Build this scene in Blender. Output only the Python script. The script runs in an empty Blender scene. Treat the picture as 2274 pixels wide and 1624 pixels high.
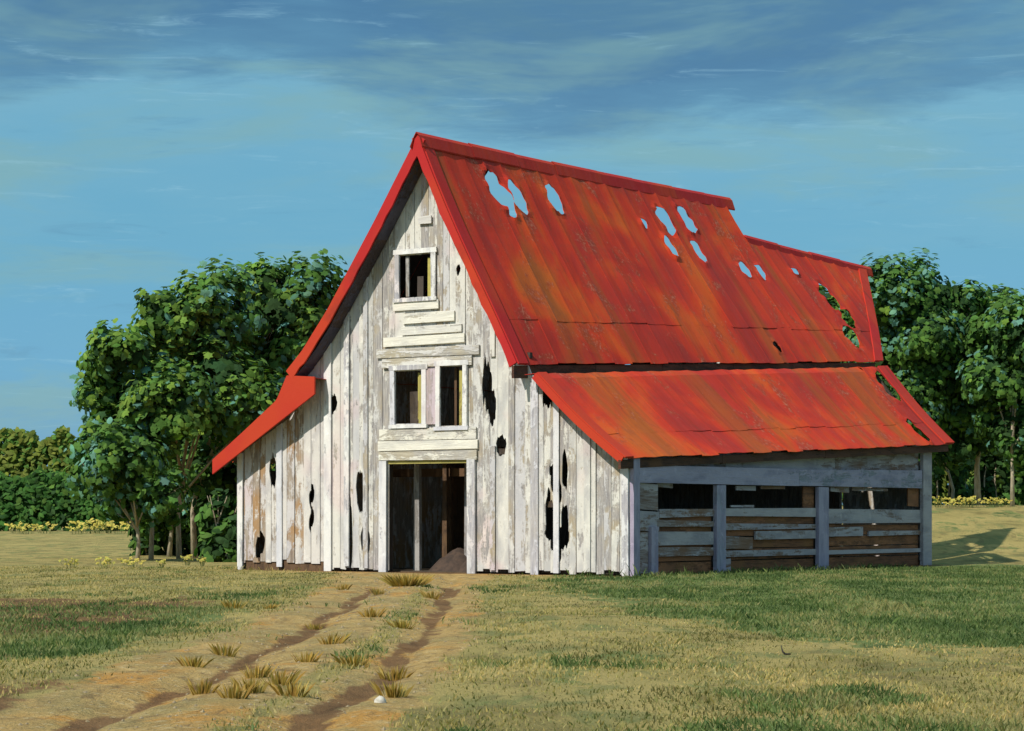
import bpy, bmesh, math, random
from math import radians, sin, cos, pi, sqrt, atan2, asin
from mathutils import Vector, Matrix, noise

R = random.Random(7)
SC = bpy.context.scene
COL = SC.collection

# ------------------------------------------------------------------ camera
cam_d = bpy.data.cameras.new('camera')
cam = bpy.data.objects.new('camera', cam_d)
COL.objects.link(cam)
cam.location = (0, 0, 1.6)
cam.rotation_euler = (radians(90), 0, 0)
cam_d.sensor_width = 36
cam_d.lens = 36 * 5400 / 2274
cam_d.shift_y = 333 / 2274
cam_d.clip_start = 0.5
cam_d.clip_end = 6000
SC.camera = cam

# barn frame: corner A is the foot of the front right corner, EX runs along the front, EY along the side
A = Vector((3.117, 64.0, 0))
EX = Vector((0.8140, -0.5809, 0)).normalized()
EY = Vector((-EX.y, EX.x, 0))
BARN_ROT = atan2(EX.y, EX.x)

# ------------------------------------------------------------------ sun and sky
SUN = (EX * -0.11 + EY * -0.70 + Vector((0, 0, 0.70))).normalized()
sun_d = bpy.data.lights.new('sun', 'SUN')
sun_d.energy = 4.0
sun_d.angle = radians(0.6)
sun_d.color = (1.0, 0.94, 0.84)
sun = bpy.data.objects.new('sun', sun_d)
COL.objects.link(sun)
sun.rotation_euler = SUN.to_track_quat('Z', 'Y').to_euler()

world = bpy.data.worlds.new('World')
SC.world = world
world.use_nodes = True
SC.view_settings.view_transform = 'Standard'
SC.view_settings.look = 'None'
SC.view_settings.exposure = 0.32
SC.view_settings.gamma = 1.0


class NT:
    """small helper to write node trees"""
    def __init__(self, tree):
        self.t = tree
        self.n = tree.nodes
        self.l = tree.links

    def node(self, kind, **kw):
        n = self.n.new(kind)
        for k, v in kw.items():
            setattr(n, k, v)
        return n

    def set(self, sock, v):
        if hasattr(v, 'is_output'):
            self.l.new(v, sock)
        else:
            sock.default_value = v

    def math(self, op, a, b=0.0, c=None, clamp=False):
        n = self.node('ShaderNodeMath', operation=op, use_clamp=clamp)
        self.set(n.inputs[0], a)
        self.set(n.inputs[1], b)
        if c is not None:
            self.set(n.inputs[2], c)
        return n.outputs[0]

    def mix(self, f, a, b, mode='MIX'):
        n = self.node('ShaderNodeMix', data_type='RGBA', blend_type=mode)
        self.set(n.inputs[0], f)
        for s, v in ((n.inputs[6], a), (n.inputs[7], b)):
            if isinstance(v, tuple) and len(v) == 3:
                v = (*v, 1)
            self.set(s, v)
        return n.outputs[2]

    def noise(self, vec, scale=1.0, detail=3.0, rough=0.55, dist=0.0):
        n = self.node('ShaderNodeTexNoise')
        if vec is not None:
            self.l.new(vec, n.inputs['Vector'])
        n.inputs['Scale'].default_value = scale
        n.inputs['Detail'].default_value = detail
        n.inputs['Roughness'].default_value = rough
        n.inputs['Distortion'].default_value = dist
        return n.outputs[0]

    def mapping(self, vec, scale=(1, 1, 1), loc=(0, 0, 0), rot=(0, 0, 0)):
        n = self.node('ShaderNodeMapping')
        self.l.new(vec, n.inputs['Vector'])
        n.inputs['Scale'].default_value = scale
        n.inputs['Location'].default_value = loc
        n.inputs['Rotation'].default_value = rot
        return n.outputs[0]

    def ramp(self, f, stops, interp='LINEAR'):
        n = self.node('ShaderNodeValToRGB')
        cr = n.color_ramp
        cr.interpolation = interp
        while len(cr.elements) > 1:
            cr.elements.remove(cr.elements[-1])
        cr.elements[0].position = stops[0][0]
        for p, c in stops[1:]:
            cr.elements.new(p)
        for e, (p, c) in zip(cr.elements, stops):
            e.color = (*c, 1) if len(c) == 3 else c
        self.set(n.inputs[0], f)
        return n.outputs[0]

    def maprange(self, v, a, b, c=0.0, d=1.0, smooth=True):
        n = self.node('ShaderNodeMapRange', interpolation_type='SMOOTHSTEP' if smooth else 'LINEAR')
        self.set(n.inputs[0], v)
        for i, x in enumerate((a, b, c, d)):
            n.inputs[i + 1].default_value = x
        return n.outputs[0]

    def combine(self, x, y, z):
        n = self.node('ShaderNodeCombineXYZ')
        for i, v in enumerate((x, y, z)):
            self.set(n.inputs[i], v)
        return n.outputs[0]

    def sep(self, v):
        n = self.node('ShaderNodeSeparateXYZ')
        self.l.new(v, n.inputs[0])
        return n.outputs


w = NT(world.node_tree)
for n in list(w.n):
    w.n.remove(n)
tc = w.node('ShaderNodeTexCoord')
dx, dy, dz = w.sep(tc.outputs['Generated'])
vec = tc.outputs['Generated']
sky = w.node('ShaderNodeTexSky', sky_type='NISHITA', sun_disc=False)
sky.sun_elevation = asin(SUN.z)
sky.sun_rotation = atan2(SUN.x, SUN.y)
sky.dust_density = 0.4
sky.ozone_density = 3.0
bg1 = w.node('ShaderNodeBackground')
w.l.new(sky.outputs[0], bg1.inputs[0])
bg1.inputs[1].default_value = 0.10
# streaky cloud deck: dark slate-blue cloud over clear teal-blue air, the same all round
big = w.noise(w.mapping(vec, (5.0, 5.0, 14), (0.62, 0.3, 0.65)), 1.0, 3, 0.5, 0.3)
mid = w.noise(w.mapping(vec, (9, 9, 46), (1.3, 0.2, 0.1)), 1.0, 5, 0.6, 0.6)
fine = w.noise(w.mapping(vec, (40, 40, 260), (0.3, 0.7, 0.4)), 1.0, 5, 0.7, 0.8)
elev = w.math('ADD', dz, w.math('MULTIPLY', w.math('SUBTRACT', big, 0.5), 0.15))
elev = w.math('ADD', elev, w.math('MULTIPLY', w.math('SUBTRACT', mid, 0.5), 0.060))
elev = w.math('ADD', elev, w.math('MULTIPLY', w.math('SUBTRACT', fine, 0.5), 0.022))
base = w.ramp(elev, [(0.0, (0.085, 0.255, 0.43)), (0.05, (0.095, 0.305, 0.48)), (0.11, (0.100, 0.315, 0.455)),
                     (0.158, (0.135, 0.34, 0.455)), (0.180, (0.070, 0.205, 0.325)), (0.210, (0.046, 0.150, 0.270)), (0.228, (0.058, 0.165, 0.255)),
                     (0.246, (0.28, 0.48, 0.58)), (0.35, (0.26, 0.44, 0.55))])
teal = w.noise(w.mapping(vec, (7, 7, 30), (4.1, 2.2, 1.0)), 1.0, 5, 0.62, 0.4)
base = w.mix(w.maprange(teal, 0.46, 0.68, 0.0, 0.55), base, (0.175, 0.335, 0.315))
lightst = w.noise(w.mapping(vec, (20, 20, 170), (7.7, 3.1, 0.3)), 1.0, 5, 0.68, 0.8)
base = w.mix(w.maprange(lightst, 0.56, 0.80, 0.0, 0.45), base, (0.26, 0.48, 0.58))
darkst = w.noise(w.mapping(vec, (14, 14, 110), (2.7, 9.1, 5.3)), 1.0, 5, 0.68, 0.8)
base = w.mix(w.maprange(darkst, 0.56, 0.80, 0.0, 0.45), base, (0.065, 0.205, 0.33))
bg2 = w.node('ShaderNodeBackground')
w.l.new(base, bg2.inputs[0])
bg2.inputs[1].default_value = 1.0
ms = w.node('ShaderNodeMixShader')
ms.inputs[0].default_value = 0.88
w.l.new(bg1.outputs[0], ms.inputs[1])
w.l.new(bg2.outputs[0], ms.inputs[2])
wo = w.node('ShaderNodeOutputWorld')
w.l.new(ms.outputs[0], wo.inputs[0])


# ------------------------------------------------------------------ object helpers
def mesh_obj(name, verts, faces, mat=None, parent=None, smooth=False, mats=None, fmat=None):
    me = bpy.data.meshes.new(name)
    me.from_pydata([tuple(v) for v in verts], [], faces)
    for m in (mats or ([mat] if mat else [])):
        me.materials.append(m)
    if fmat:
        me.polygons.foreach_set('material_index', fmat)
    if smooth:
        me.polygons.foreach_set('use_smooth', [True] * len(me.polygons))
    me.update()
    o = bpy.data.objects.new(name, me)
    COL.objects.link(o)
    o.parent = parent
    return o


def empty(name, loc=(0, 0, 0), rz=0.0, parent=None):
    o = bpy.data.objects.new(name, None)
    o.empty_display_size = 0.3
    COL.objects.link(o)
    o.location = loc
    o.rotation_euler = (0, 0, rz)
    o.parent = parent
    return o


def tag(o, label=None, cat=None, group=None, kind=None):
    if label:
        o['label'] = label
    if cat:
        o['category'] = cat
    if group:
        o['group'] = group
    if kind:
        o['kind'] = kind
    return o


class MB:
    """collects shapes into one mesh"""
    def __init__(self):
        self.v = []
        self.f = []

    def add(self, verts, faces):
        b = len(self.v)
        self.v += [Vector(p) for p in verts]
        self.f += [tuple(i + b for i in f) for f in faces]
        return self

    def box(self, x0, x1, y0, y1, z0, z1):
        return self.hexa([(x0, y0, z0), (x1, y0, z0), (x1, y1, z0), (x0, y1, z0),
                          (x0, y0, z1), (x1, y0, z1), (x1, y1, z1), (x0, y1, z1)])

    def hexa(self, p):
        return self.add(p, [(0, 3, 2, 1), (4, 5, 6, 7), (0, 1, 5, 4), (1, 2, 6, 5), (2, 3, 7, 6), (3, 0, 4, 7)])

    def tube(self, pts, radii, n=7, cap=True):
        pts = [Vector(p) for p in pts]
        rings = []
        for i, p in enumerate(pts):
            d = (pts[min(i + 1, len(pts) - 1)] - pts[max(i - 1, 0)]).normalized()
            a = d.cross(Vector((0.3, 1, 0.2))).normalized()
            b = d.cross(a)
            rings.append([p + (a * cos(2 * pi * k / n) + b * sin(2 * pi * k / n)) * radii[i] for k in range(n)])
        vs = [q for r in rings for q in r]
        fs = []
        for i in range(len(pts) - 1):
            for k in range(n):
                fs.append((i * n + k, i * n + (k + 1) % n, (i + 1) * n + (k + 1) % n, (i + 1) * n + k))
        if cap:
            fs.append(tuple(range(n - 1, -1, -1)))
            fs.append(tuple((len(pts) - 1) * n + k for k in range(n)))
        return self.add(vs, fs)

    def build(self, name, mat, parent=None, smooth=False):
        return mesh_obj(name, self.v, self.f, mat, parent, smooth)


def clip_tri(poly, f):
    """keep the part of a polygon where f >= 0 (f linear along the edges)"""
    out = []
    n = len(poly)
    vals = [f(p) for p in poly]
    for i in range(n):
        a, b = poly[i], poly[(i + 1) % n]
        fa, fb = vals[i], vals[(i + 1) % n]
        if fa >= 0:
            out.append(a)
        if (fa >= 0) != (fb >= 0):
            t = fa / (fa - fb)
            out.append((a[0] + (b[0] - a[0]) * t, a[1] + (b[1] - a[1]) * t))
    return out


def sheet_solid(us, vs, clips, front, back):
    """a grid over us x vs, clipped by functions, given two skins and closed edges"""
    idx = {}
    pts = []
    polys = []

    def vid(p):
        k = (round(p[0], 4), round(p[1], 4))
        if k not in idx:
            idx[k] = len(pts)
            pts.append(p)
        return idx[k]
    for i in range(len(us) - 1):
        for j in range(len(vs) - 1):
            quad = [(us[i], vs[j]), (us[i + 1], vs[j]), (us[i + 1], vs[j + 1]), (us[i], vs[j + 1])]
            cs = [c for c in clips if min(c(p) for p in quad) < 0]
            todo = [quad] if not cs else [[quad[0], quad[1], quad[2]], [quad[0], quad[2], quad[3]]]
            for t in todo:
                for c in cs:
                    if len(t) >= 3:
                        t = clip_tri(t, c)
                if len(t) >= 3:
                    ids = []
                    for p in t:
                        q = vid(p)
                        if not ids or ids[-1] != q:
                            ids.append(q)
                    if len(ids) > 1 and ids[0] == ids[-1]:
                        ids.pop()
                    if len(ids) >= 3 and len(set(ids)) == len(ids):
                        polys.append(ids)
    if not polys:
        return None
    n = len(pts)
    V = [front(p) for p in pts] + [back(p) for p in pts]
    F = [tuple(p) for p in polys] + [tuple(n + i for i in reversed(p)) for p in polys]
    edges = {}
    for p in polys:
        for i in range(len(p)):
            a, b = p[i], p[(i + 1) % len(p)]
            edges[(a, b)] = edges.get((a, b), 0) + 1
    for (a, b) in edges:
        if (b, a) not in edges:
            F.append((b, a, a + n, b + n))
    return V, F, len(polys)


def frange(a, b, step):
    n = max(1, int(math.ceil((b - a) / step - 1e-6)))
    return [a + (b - a) * i / n for i in range(n + 1)]


# places measured on the barn's own planes, from the picture plane of the survey camera
def _ray(px, py):
    o = Vector((0, 0, 1.6)) - A
    r = Vector(((px - 1137) / 5400, 1, (1145 - py) / 5400))
    return Vector((o.dot(EX), o.dot(EY), o.z)), Vector((r.dot(EX), r.dot(EY), r.z))


def on_front(px, py, y=0.0):
    o, r = _ray(px, py)
    p = o + r * ((y - o.y) / r.y)
    return p.x, p.z


def at(px, py, Y):
    return Vector(((px - 1137) * Y / 5400, Y, 1.6 + (1145 - py) * Y / 5400))


# ------------------------------------------------------------------ materials
def mat_new(name):
    m = bpy.data.materials.new(name)
    m.use_nodes = True
    t = NT(m.node_tree)
    b = t.n['Principled BSDF']
    return m, t, b


def bump(t, b, h, strength=0.3, dist=0.02):
    n = t.node('ShaderNodeBump')
    n.inputs['Strength'].default_value = strength
    n.inputs['Distance'].default_value = dist
    t.l.new(h, n.inputs['Height'])
    t.l.new(n.outputs[0], b.inputs['Normal'])


def obj_rand(t):
    return t.node('ShaderNodeObjectInfo').outputs['Random']


def rand_vec(t, vec, amount=30.0):
    r = obj_rand(t)
    n = t.node('ShaderNodeVectorMath', operation='ADD')
    t.l.new(vec, n.inputs[0])
    t.l.new(t.combine(t.math('MULTIPLY', r, amount), t.math('MULTIPLY', r, amount * 1.7), t.math('MULTIPLY', r, amount * 0.6)), n.inputs[1])
    return n.outputs[0]


def wood_mat(name, paint, bare, dark, peel=0.5, grain='Z', tint=(0.5, 0.36, 0.16), tint_amt=0.3, pink=0.0, rough=0.85):
    """old painted boards: flaking paint over bare wood with grain, every board a little different"""
    m, t, b = mat_new(name)
    c = t.node('ShaderNodeTexCoord').outputs['Object']
    v = rand_vec(t, c)
    sc = {'Z': (14, 14, 1.1), 'Y': (14, 1.1, 14), 'X': (1.1, 14, 14)}[grain]
    sc2 = {'Z': (5, 5, 1.6), 'Y': (5, 1.3, 5), 'X': (1.3, 5, 5)}[grain]
    g = t.noise(t.mapping(v, sc), 1.6, 5, 0.65, 0.4)
    patch = t.noise(t.mapping(v, sc2), 0.75, 5, 0.62, 0.5)
    fl = t.noise(v, 9, 5, 0.7, 0.3)
    r = obj_rand(t)
    barec = t.mix(t.maprange(g, 0.35, 0.7), bare, dark)
    barec = t.mix(t.maprange(t.noise(v, 0.8, 3), 0.45, 0.65, 0, tint_amt * 2), barec, tint)
    s = t.math('ADD', t.math('ADD', t.math('MULTIPLY', patch, 1.0), t.math('MULTIPLY', fl, 0.35)), t.math('MULTIPLY', g, 0.25))
    s = t.math('ADD', s, t.math('MULTIPLY', t.math('SUBTRACT', r, 0.5), 0.30))
    f = t.maprange(s, 0.76 + 0.30 * (peel - 0.5), 0.88 + 0.30 * (peel - 0.5), 1.0, 0.0)
    pc = t.mix(t.maprange(t.noise(t.mapping(v, sc2), 0.6, 4), 0.42, 0.66, 0, 0.8), paint, (paint[0] * 0.66, paint[1] * 0.67, paint[2] * 0.72))
    pc = t.mix(t.maprange(t.noise(v, 3.1, 5, .7), 0.56, 0.7, 0, 0.7), pc, tuple(min(.82, x * 1.22) for x in paint))
    pc = t.mix(t.maprange(t.math('FRACT', t.math('MULTIPLY', r, 7.31)), 0.5, 1.0, 0, 0.65), pc, (paint[0] * 0.72, paint[1] * 0.73, paint[2] * 0.86))
    if pink:
        pc = t.mix(t.maprange(t.noise(c, 0.55, 2), 0.56, 0.68, 0, pink), pc, (0.62, 0.34, 0.36))
    col = t.mix(f, barec, pc)
    t.set(b.inputs['Base Color'], col)
    b.inputs['Roughness'].default_value = rough
    b.inputs['Specular IOR Level'].default_value = 0.25
    h = t.math('ADD', t.math('MULTIPLY', g, 0.7), t.math('MULTIPLY', f, 0.5))
    bump(t, b, t.math('ADD', h, t.math('MULTIPLY', fl, 0.5)), 0.8, 0.03)
    return m


M = {}
M['white'] = wood_mat('whitewashed_boards', (0.62, 0.595, 0.54), (0.40, 0.37, 0.34), (0.22, 0.205, 0.21), 0.64, 'Z', (0.40, 0.30, 0.14), 0.25, 0.25)
M['white_h'] = wood_mat('whitewashed_boards_level', (0.70, 0.665, 0.575), (0.46, 0.43, 0.38), (0.28, 0.26, 0.24), 0.72, 'X', (0.42, 0.34, 0.18), 0.2, 0.2)
M['trim'] = wood_mat('white_trim', (0.70, 0.68, 0.65), (0.46, 0.44, 0.45), (0.30, 0.29, 0.32), 0.72, 'Z', (0.40, 0.33, 0.2), 0.1, 0.15)
M['pinkish'] = wood_mat('pinkish_trim', (0.62, 0.50, 0.49), (0.45, 0.36, 0.34), (0.3, 0.25, 0.25), 0.7, 'Z', (0.5, 0.3, 0.3), 0.2)
M['lean_white'] = wood_mat('worn_whitewash', (0.60, 0.56, 0.52), (0.38, 0.32, 0.26), (0.19, 0.14, 0.11), 0.58, 'Z', (0.36, 0.20, 0.08), 0.4, 0.2)
M['grey_h'] = wood_mat('grey_boards', (0.40, 0.345, 0.36), (0.29, 0.235, 0.23), (0.15, 0.09, 0.07), 0.58, 'Y', (0.20, 0.09, 0.04), 0.35)
M['brown_h'] = wood_mat('red_brown_boards', (0.30, 0.12, 0.055), (0.22, 0.085, 0.04), (0.09, 0.04, 0.022), 0.5, 'Y', (0.25, 0.11, 0.04), 0.3)
M['violet'] = wood_mat('violet_grey_posts', (0.36, 0.31, 0.40), (0.34, 0.32, 0.40), (0.22, 0.21, 0.27), 0.9, 'Z', (0.25, 0.23, 0.26), 0.1)
M['violet_h'] = wood_mat('violet_grey_beam', (0.36, 0.31, 0.40), (0.26, 0.26, 0.30), (0.16, 0.16, 0.20), 0.7, 'Y', (0.25, 0.23, 0.26), 0.1)
M['brown'] = wood_mat('dark_brown_wood', (0.13, 0.075, 0.04), (0.10, 0.06, 0.035), (0.04, 0.025, 0.018), 0.5, 'Z', (0.16, 0.09, 0.04), 0.3)
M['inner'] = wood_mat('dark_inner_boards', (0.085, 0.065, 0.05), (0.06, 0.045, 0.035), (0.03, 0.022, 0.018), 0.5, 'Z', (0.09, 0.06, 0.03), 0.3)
M['greypost'] = wood_mat('pale_grey_post', (0.36, 0.34, 0.32), (0.26, 0.24, 0.22), (0.14, 0.13, 0.12), 0.6, 'Z', (0.3, 0.22, 0.15), 0.2)
M['ochre'] = wood_mat('ochre_jamb', (0.42, 0.36, 0.10), (0.30, 0.22, 0.07), (0.14, 0.10, 0.04), 0.6, 'Z', (0.35, 0.27, 0.06), 0.3)
M['soffit'] = wood_mat('shade_slate_soffit', (0.075, 0.07, 0.10), (0.07, 0.055, 0.065), (0.04, 0.028, 0.028), 0.6, 'X', (0.12, 0.07, 0.04), 0.3)  # dark slate tone stands in for the shade below the left rakes
M['fascia_brown'] = wood_mat('brown_fascia', (0.12, 0.05, 0.03), (0.09, 0.04, 0.025), (0.04, 0.02, 0.015), 0.5, 'Y', (0.16, 0.07, 0.03), 0.3)


def roof_mat(name, trim=False):
    """old red painted tin with rust running down the slope"""
    m, t, b = mat_new(name)
    c = t.node('ShaderNodeTexCoord').outputs['Object']
    x, y, z = t.sep(c)
    r = obj_rand(t)
    vv = t.combine(x, t.math('ADD', y, t.math('MULTIPLY', r, 0.0 if not trim else 9.0)), z)
    st = t.noise(t.mapping(vv, (0.13, 0.75, 0.13)), 1.0, 4, 0.55, 0.5)
    st2 = t.noise(t.mapping(vv, (0.45, 4.2, 0.45), (3.3, 1.7, 0.4)), 1.0, 5, 0.65, 0.3)
    blot = t.noise(t.mapping(vv, (0.26, 0.26, 0.26), (5.2, 1.9, 2.2)), 1.0, 4, 0.5, 0.8)
    patch = t.noise(t.mapping(vv, (0.8, 0.8, 0.8), (1.2, 7.9, 4.2)), 1.0, 5, 0.65, 0.6)
    fin = t.noise(vv, 11, 5, 0.7)
    if trim:
        col = t.mix(t.maprange(blot, 0.4, 0.65), (0.40, 0.018, 0.018), (0.44, 0.040, 0.014))
        col = t.mix(t.maprange(st2, 0.56, 0.72, 0, 0.7), col, (0.20, 0.03, 0.02))
    else:
        col = t.ramp(t.math('ADD', t.math('MULTIPLY', blot, 0.8), t.math('MULTIPLY', st, 0.3)),
                     [(0.40, (0.30, 0.022, 0.016)), (0.48, (0.42, 0.026, 0.013)), (0.55, (0.52, 0.036, 0.010)), (0.62, (0.56, 0.070, 0.010)), (0.70, (0.50, 0.100, 0.012))])
        col = t.mix(t.maprange(st, 0.52, 0.66, 0, 0.65), col, (0.26, 0.070, 0.014))
        col = t.mix(t.maprange(patch, 0.56, 0.66, 0, 0.6), col, (0.24, 0.040, 0.014))
        col = t.mix(t.maprange(st2, 0.58, 0.74, 0, 0.6), col, (0.20, 0.035, 0.016))
        col = t.mix(t.maprange(t.math('MULTIPLY', patch, fin), 0.32, 0.40, 0, 0.55), col, (0.50, 0.19, 0.12))
        col = t.mix(t.maprange(r, 0.0, 1.0, 0.0, 0.2, False), col, (0.34, 0.03, 0.02))
        grime = t.noise(vv, 3.2, 6, 0.75, 0.3)
        col = t.mix(t.maprange(grime, 0.50, 0.75, 0, 0.45), col, (0.16, 0.045, 0.025))
    t.set(b.inputs['Base Color'], col)
    rr = t.maprange(st2, 0.3, 0.7, 0.65, 0.9)
    t.set(b.inputs['Roughness'], rr)
    b.inputs['Specular IOR Level'].default_value = 0.2
    bump(t, b, t.math('ADD', t.math('MULTIPLY', st2, 0.7), t.math('MULTIPLY', fin, 0.3)), 0.5, 0.03)
    return m


M['roof'] = roof_mat('red_tin')
M['rake'] = roof_mat('red_trim', True)


def attr_mat(name, rough=0.8, transl=0.0, var=0.25, nscale=3.0, spec=0.2):
    """colour of each leaf, blade or patch read from the mesh"""
    m, t, b = mat_new(name)
    a = t.node('ShaderNodeAttribute', attribute_name='tone')
    c = t.node('ShaderNodeTexCoord').outputs['Object']
    nz = t.noise(c, nscale, 4, 0.65)
    col = t.mix(t.maprange(nz, 0.3, 0.7, 0.0, var), a.outputs['Color'], (0.0, 0.0, 0.0), 'MULTIPLY')
    t.set(b.inputs['Base Color'], col)
    b.inputs['Roughness'].default_value = rough
    b.inputs['Specular IOR Level'].default_value = spec
    if transl:
        tr = t.node('ShaderNodeBsdfTranslucent')
        t.l.new(t.mix(1.0, col, (1.1, 1.35, 0.6), 'MULTIPLY'), tr.inputs[0])
        mx = t.node('ShaderNodeMixShader')
        mx.inputs[0].default_value = transl
        t.l.new(b.outputs[0], mx.inputs[1])
        t.l.new(tr.outputs[0], mx.inputs[2])
        t.l.new(mx.outputs[0], t.n['Material Output'].inputs[0])
    return m


M['leaf'] = attr_mat('leaves', 0.85, 0.25, 0.45, 1.3, 0.08)
M['blade'] = attr_mat('grass_blades', 0.8, 0.25, 0.2, 2.0)
M['flower'] = attr_mat('flower_petals', 0.7, 0.2, 0.1, 5.0)


def bark_mat():
    m, t, b = mat_new('bark')
    c = t.node('ShaderNodeTexCoord').outputs['Object']
    g = t.noise(t.mapping(c, (6, 6, 1.2)), 2.0, 5, 0.65, 0.4)
    col = t.ramp(g, [(0.3, (0.22, 0.175, 0.115)), (0.55, (0.42, 0.36, 0.25)), (0.75, (0.55, 0.49, 0.35))])
    t.set(b.inputs['Base Color'], col)
    b.inputs['Roughness'].default_value = 0.9
    bump(t, b, g, 0.8, 0.05)
    return m


M['bark'] = bark_mat()


def ground_mat():
    """dry field earth, rutted track and turf; where each grows is stored on the sheet, noise frays the borders"""
    m, t, b = mat_new('field_ground')
    c = t.node('ShaderNodeTexCoord').outputs['Object']
    a = t.node('ShaderNodeAttribute', attribute_name='cover')
    tr, gr, br = t.sep(a.outputs['Vector'])
    n1 = t.noise(t.mapping(c, (0.42, 0.30, 1)), 1.0, 5, 0.62, 0.5)
    n2 = t.noise(t.mapping(c, (2.4, 1.1, 1), (3, 1, 0)), 1.0, 5, 0.65, 0.4)
    n3 = t.noise(c, 9, 5, 0.7)
    n4 = t.noise(t.mapping(c, (1.1, 0.45, 1), (9, 4, 0)), 1.0, 4, 0.6, 0.5)
    jit = t.math('ADD', t.math('ADD', t.math('MULTIPLY', t.math('SUBTRACT', n1, 0.5), 1.1), t.math('MULTIPLY', t.math('SUBTRACT', n2, 0.5), 0.9)), t.math('MULTIPLY', t.math('SUBTRACT', n4, 0.5), 0.9))
    dry = t.ramp(n1, [(0.30, (0.20, 0.165, 0.060)), (0.45, (0.33, 0.265, 0.095)), (0.60, (0.40, 0.31, 0.115)), (0.75, (0.25, 0.22, 0.075))])
    dry = t.mix(t.maprange(n4, 0.50, 0.62, 0, 0.7), dry, (0.175, 0.185, 0.070))
    dry = t.mix(t.maprange(n2, 0.56, 0.70, 0, 0.6), dry, (0.17, 0.125, 0.052))
    green = t.ramp(n2, [(0.32, (0.075, 0.110, 0.034)), (0.5, (0.140, 0.180, 0.056)), (0.66, (0.210, 0.225, 0.078))])
    dirt = t.ramp(n2, [(0.28, (0.14, 0.085, 0.04)), (0.42, (0.38, 0.25, 0.095)), (0.56, (0.48, 0.315, 0.115)), (0.70, (0.56, 0.39, 0.17))])
    dirt = t.mix(t.maprange(n4, 0.52, 0.64, 0, 0.8), dirt, (0.50, 0.245, 0.055))
    dirt = t.mix(t.maprange(n1, 0.48, 0.60, 0, 0.6), dirt, (0.30, 0.24, 0.10))
    dirt = t.mix(t.maprange(n3, 0.54, 0.66, 0, 0.7), dirt, (0.56, 0.45, 0.26))
    dirt = t.mix(t.maprange(t.noise(t.mapping(c, (5, 1.6, 1), (1, 8, 0)), 1.0, 5, .7, .5), 0.54, 0.66, 0, 0.7), dirt, (0.20, 0.13, 0.06))
    dirt = t.mix(t.maprange(t.noise(c, 24, 3, 0.6), 0.56, 0.66, 0, 0.6), dirt, (0.12, 0.085, 0.05))
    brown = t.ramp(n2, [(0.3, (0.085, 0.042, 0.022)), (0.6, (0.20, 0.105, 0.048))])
    n5 = t.noise(t.mapping(c, (0.9, 0.34, 1), (2.5, 7.5, 0)), 1.0, 5, 0.65, 0.9)
    dry = t.mix(t.maprange(n5, 0.54, 0.62, 0, 0.65), dry, (0.185, 0.150, 0.060))
    green = t.mix(t.maprange(n5, 0.54, 0.64, 0, 0.7), green, (0.260, 0.240, 0.085))
    green = t.mix(t.maprange(n5, 0.46, 0.36, 0, 0.7), green, (0.055, 0.085, 0.026))
    col = t.mix(t.maprange(t.math('ADD', gr, jit), 0.42, 0.58), dry, green)
    col = t.mix(t.maprange(t.math('ADD', tr, t.math('MULTIPLY', jit, 1.1)), 0.36, 0.62), col, dirt)
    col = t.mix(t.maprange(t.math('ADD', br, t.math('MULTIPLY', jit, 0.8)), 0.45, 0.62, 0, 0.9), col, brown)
    t.set(b.inputs['Base Color'], col)
    b.inputs['Roughness'].default_value = 0.95
    b.inputs['Specular IOR Level'].default_value = 0.1
    bump(t, b, t.math('ADD', t.math('ADD', n2, t.math('MULTIPLY', n3, 0.7)), t.math('MULTIPLY', t.noise(c, 30, 4, .7), .5)), 1.0, 0.09)
    return m


M['ground'] = ground_mat()


def plain_mat(name, c1, c2, scale=4.0, rough=0.9):
    m, t, b = mat_new(name)
    c = t.node('ShaderNodeTexCoord').outputs['Object']
    n = t.noise(c, scale, 5, 0.65, 0.3)
    t.set(b.inputs['Base Color'], t.mix(t.maprange(n, 0.35, 0.65), c1, c2))
    b.inputs['Roughness'].default_value = rough
    bump(t, b, n, 0.6, 0.04)
    return m


M['rust'] = plain_mat('rusty_shade_underside', (0.055, 0.032, 0.022), (0.028, 0.02, 0.016), 1.5)  # near-black rust brown, painted-in shade that darkens the barn's inside
M['grit'] = plain_mat('earthy_grit', (0.20, 0.15, 0.08), (0.30, 0.23, 0.13), 6)
M['stone'] = plain_mat('pale_stone', (0.55, 0.52, 0.44), (0.33, 0.30, 0.25), 14)
M['ochre_earth'] = plain_mat('ochre_earth', (0.36, 0.23, 0.05), (0.25, 0.14, 0.03), 3)
M['brown_earth'] = plain_mat('brown_earth', (0.07, 0.042, 0.028), (0.035, 0.022, 0.016), 4)
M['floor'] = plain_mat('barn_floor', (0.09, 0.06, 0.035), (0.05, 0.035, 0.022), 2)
M['twig'] = plain_mat('dark_twig', (0.03, 0.025, 0.02), (0.05, 0.04, 0.03), 9)


# ------------------------------------------------------------------ terrain
def sm(a, b, x):
    t = max(0.0, min(1.0, (x - a) / (b - a)))
    return t * t * (3 - 2 * t)


TRACK = [(-3.0, 8.0), (-2.45, 15.0), (-2.15, 22.0), (-1.95, 30.0), (-1.95, 38.0), (-2.1, 50.0), (-2.3, 62.0), (-2.34, 68.2)]


def track_x(y):
    if y <= TRACK[0][1]:
        return TRACK[0][0]
    for (x0, y0), (x1, y1) in zip(TRACK, TRACK[1:]):
        if y <= y1:
            return x0 + (x1 - x0) * (y - y0) / (y1 - y0)
    return TRACK[-1][0]


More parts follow.
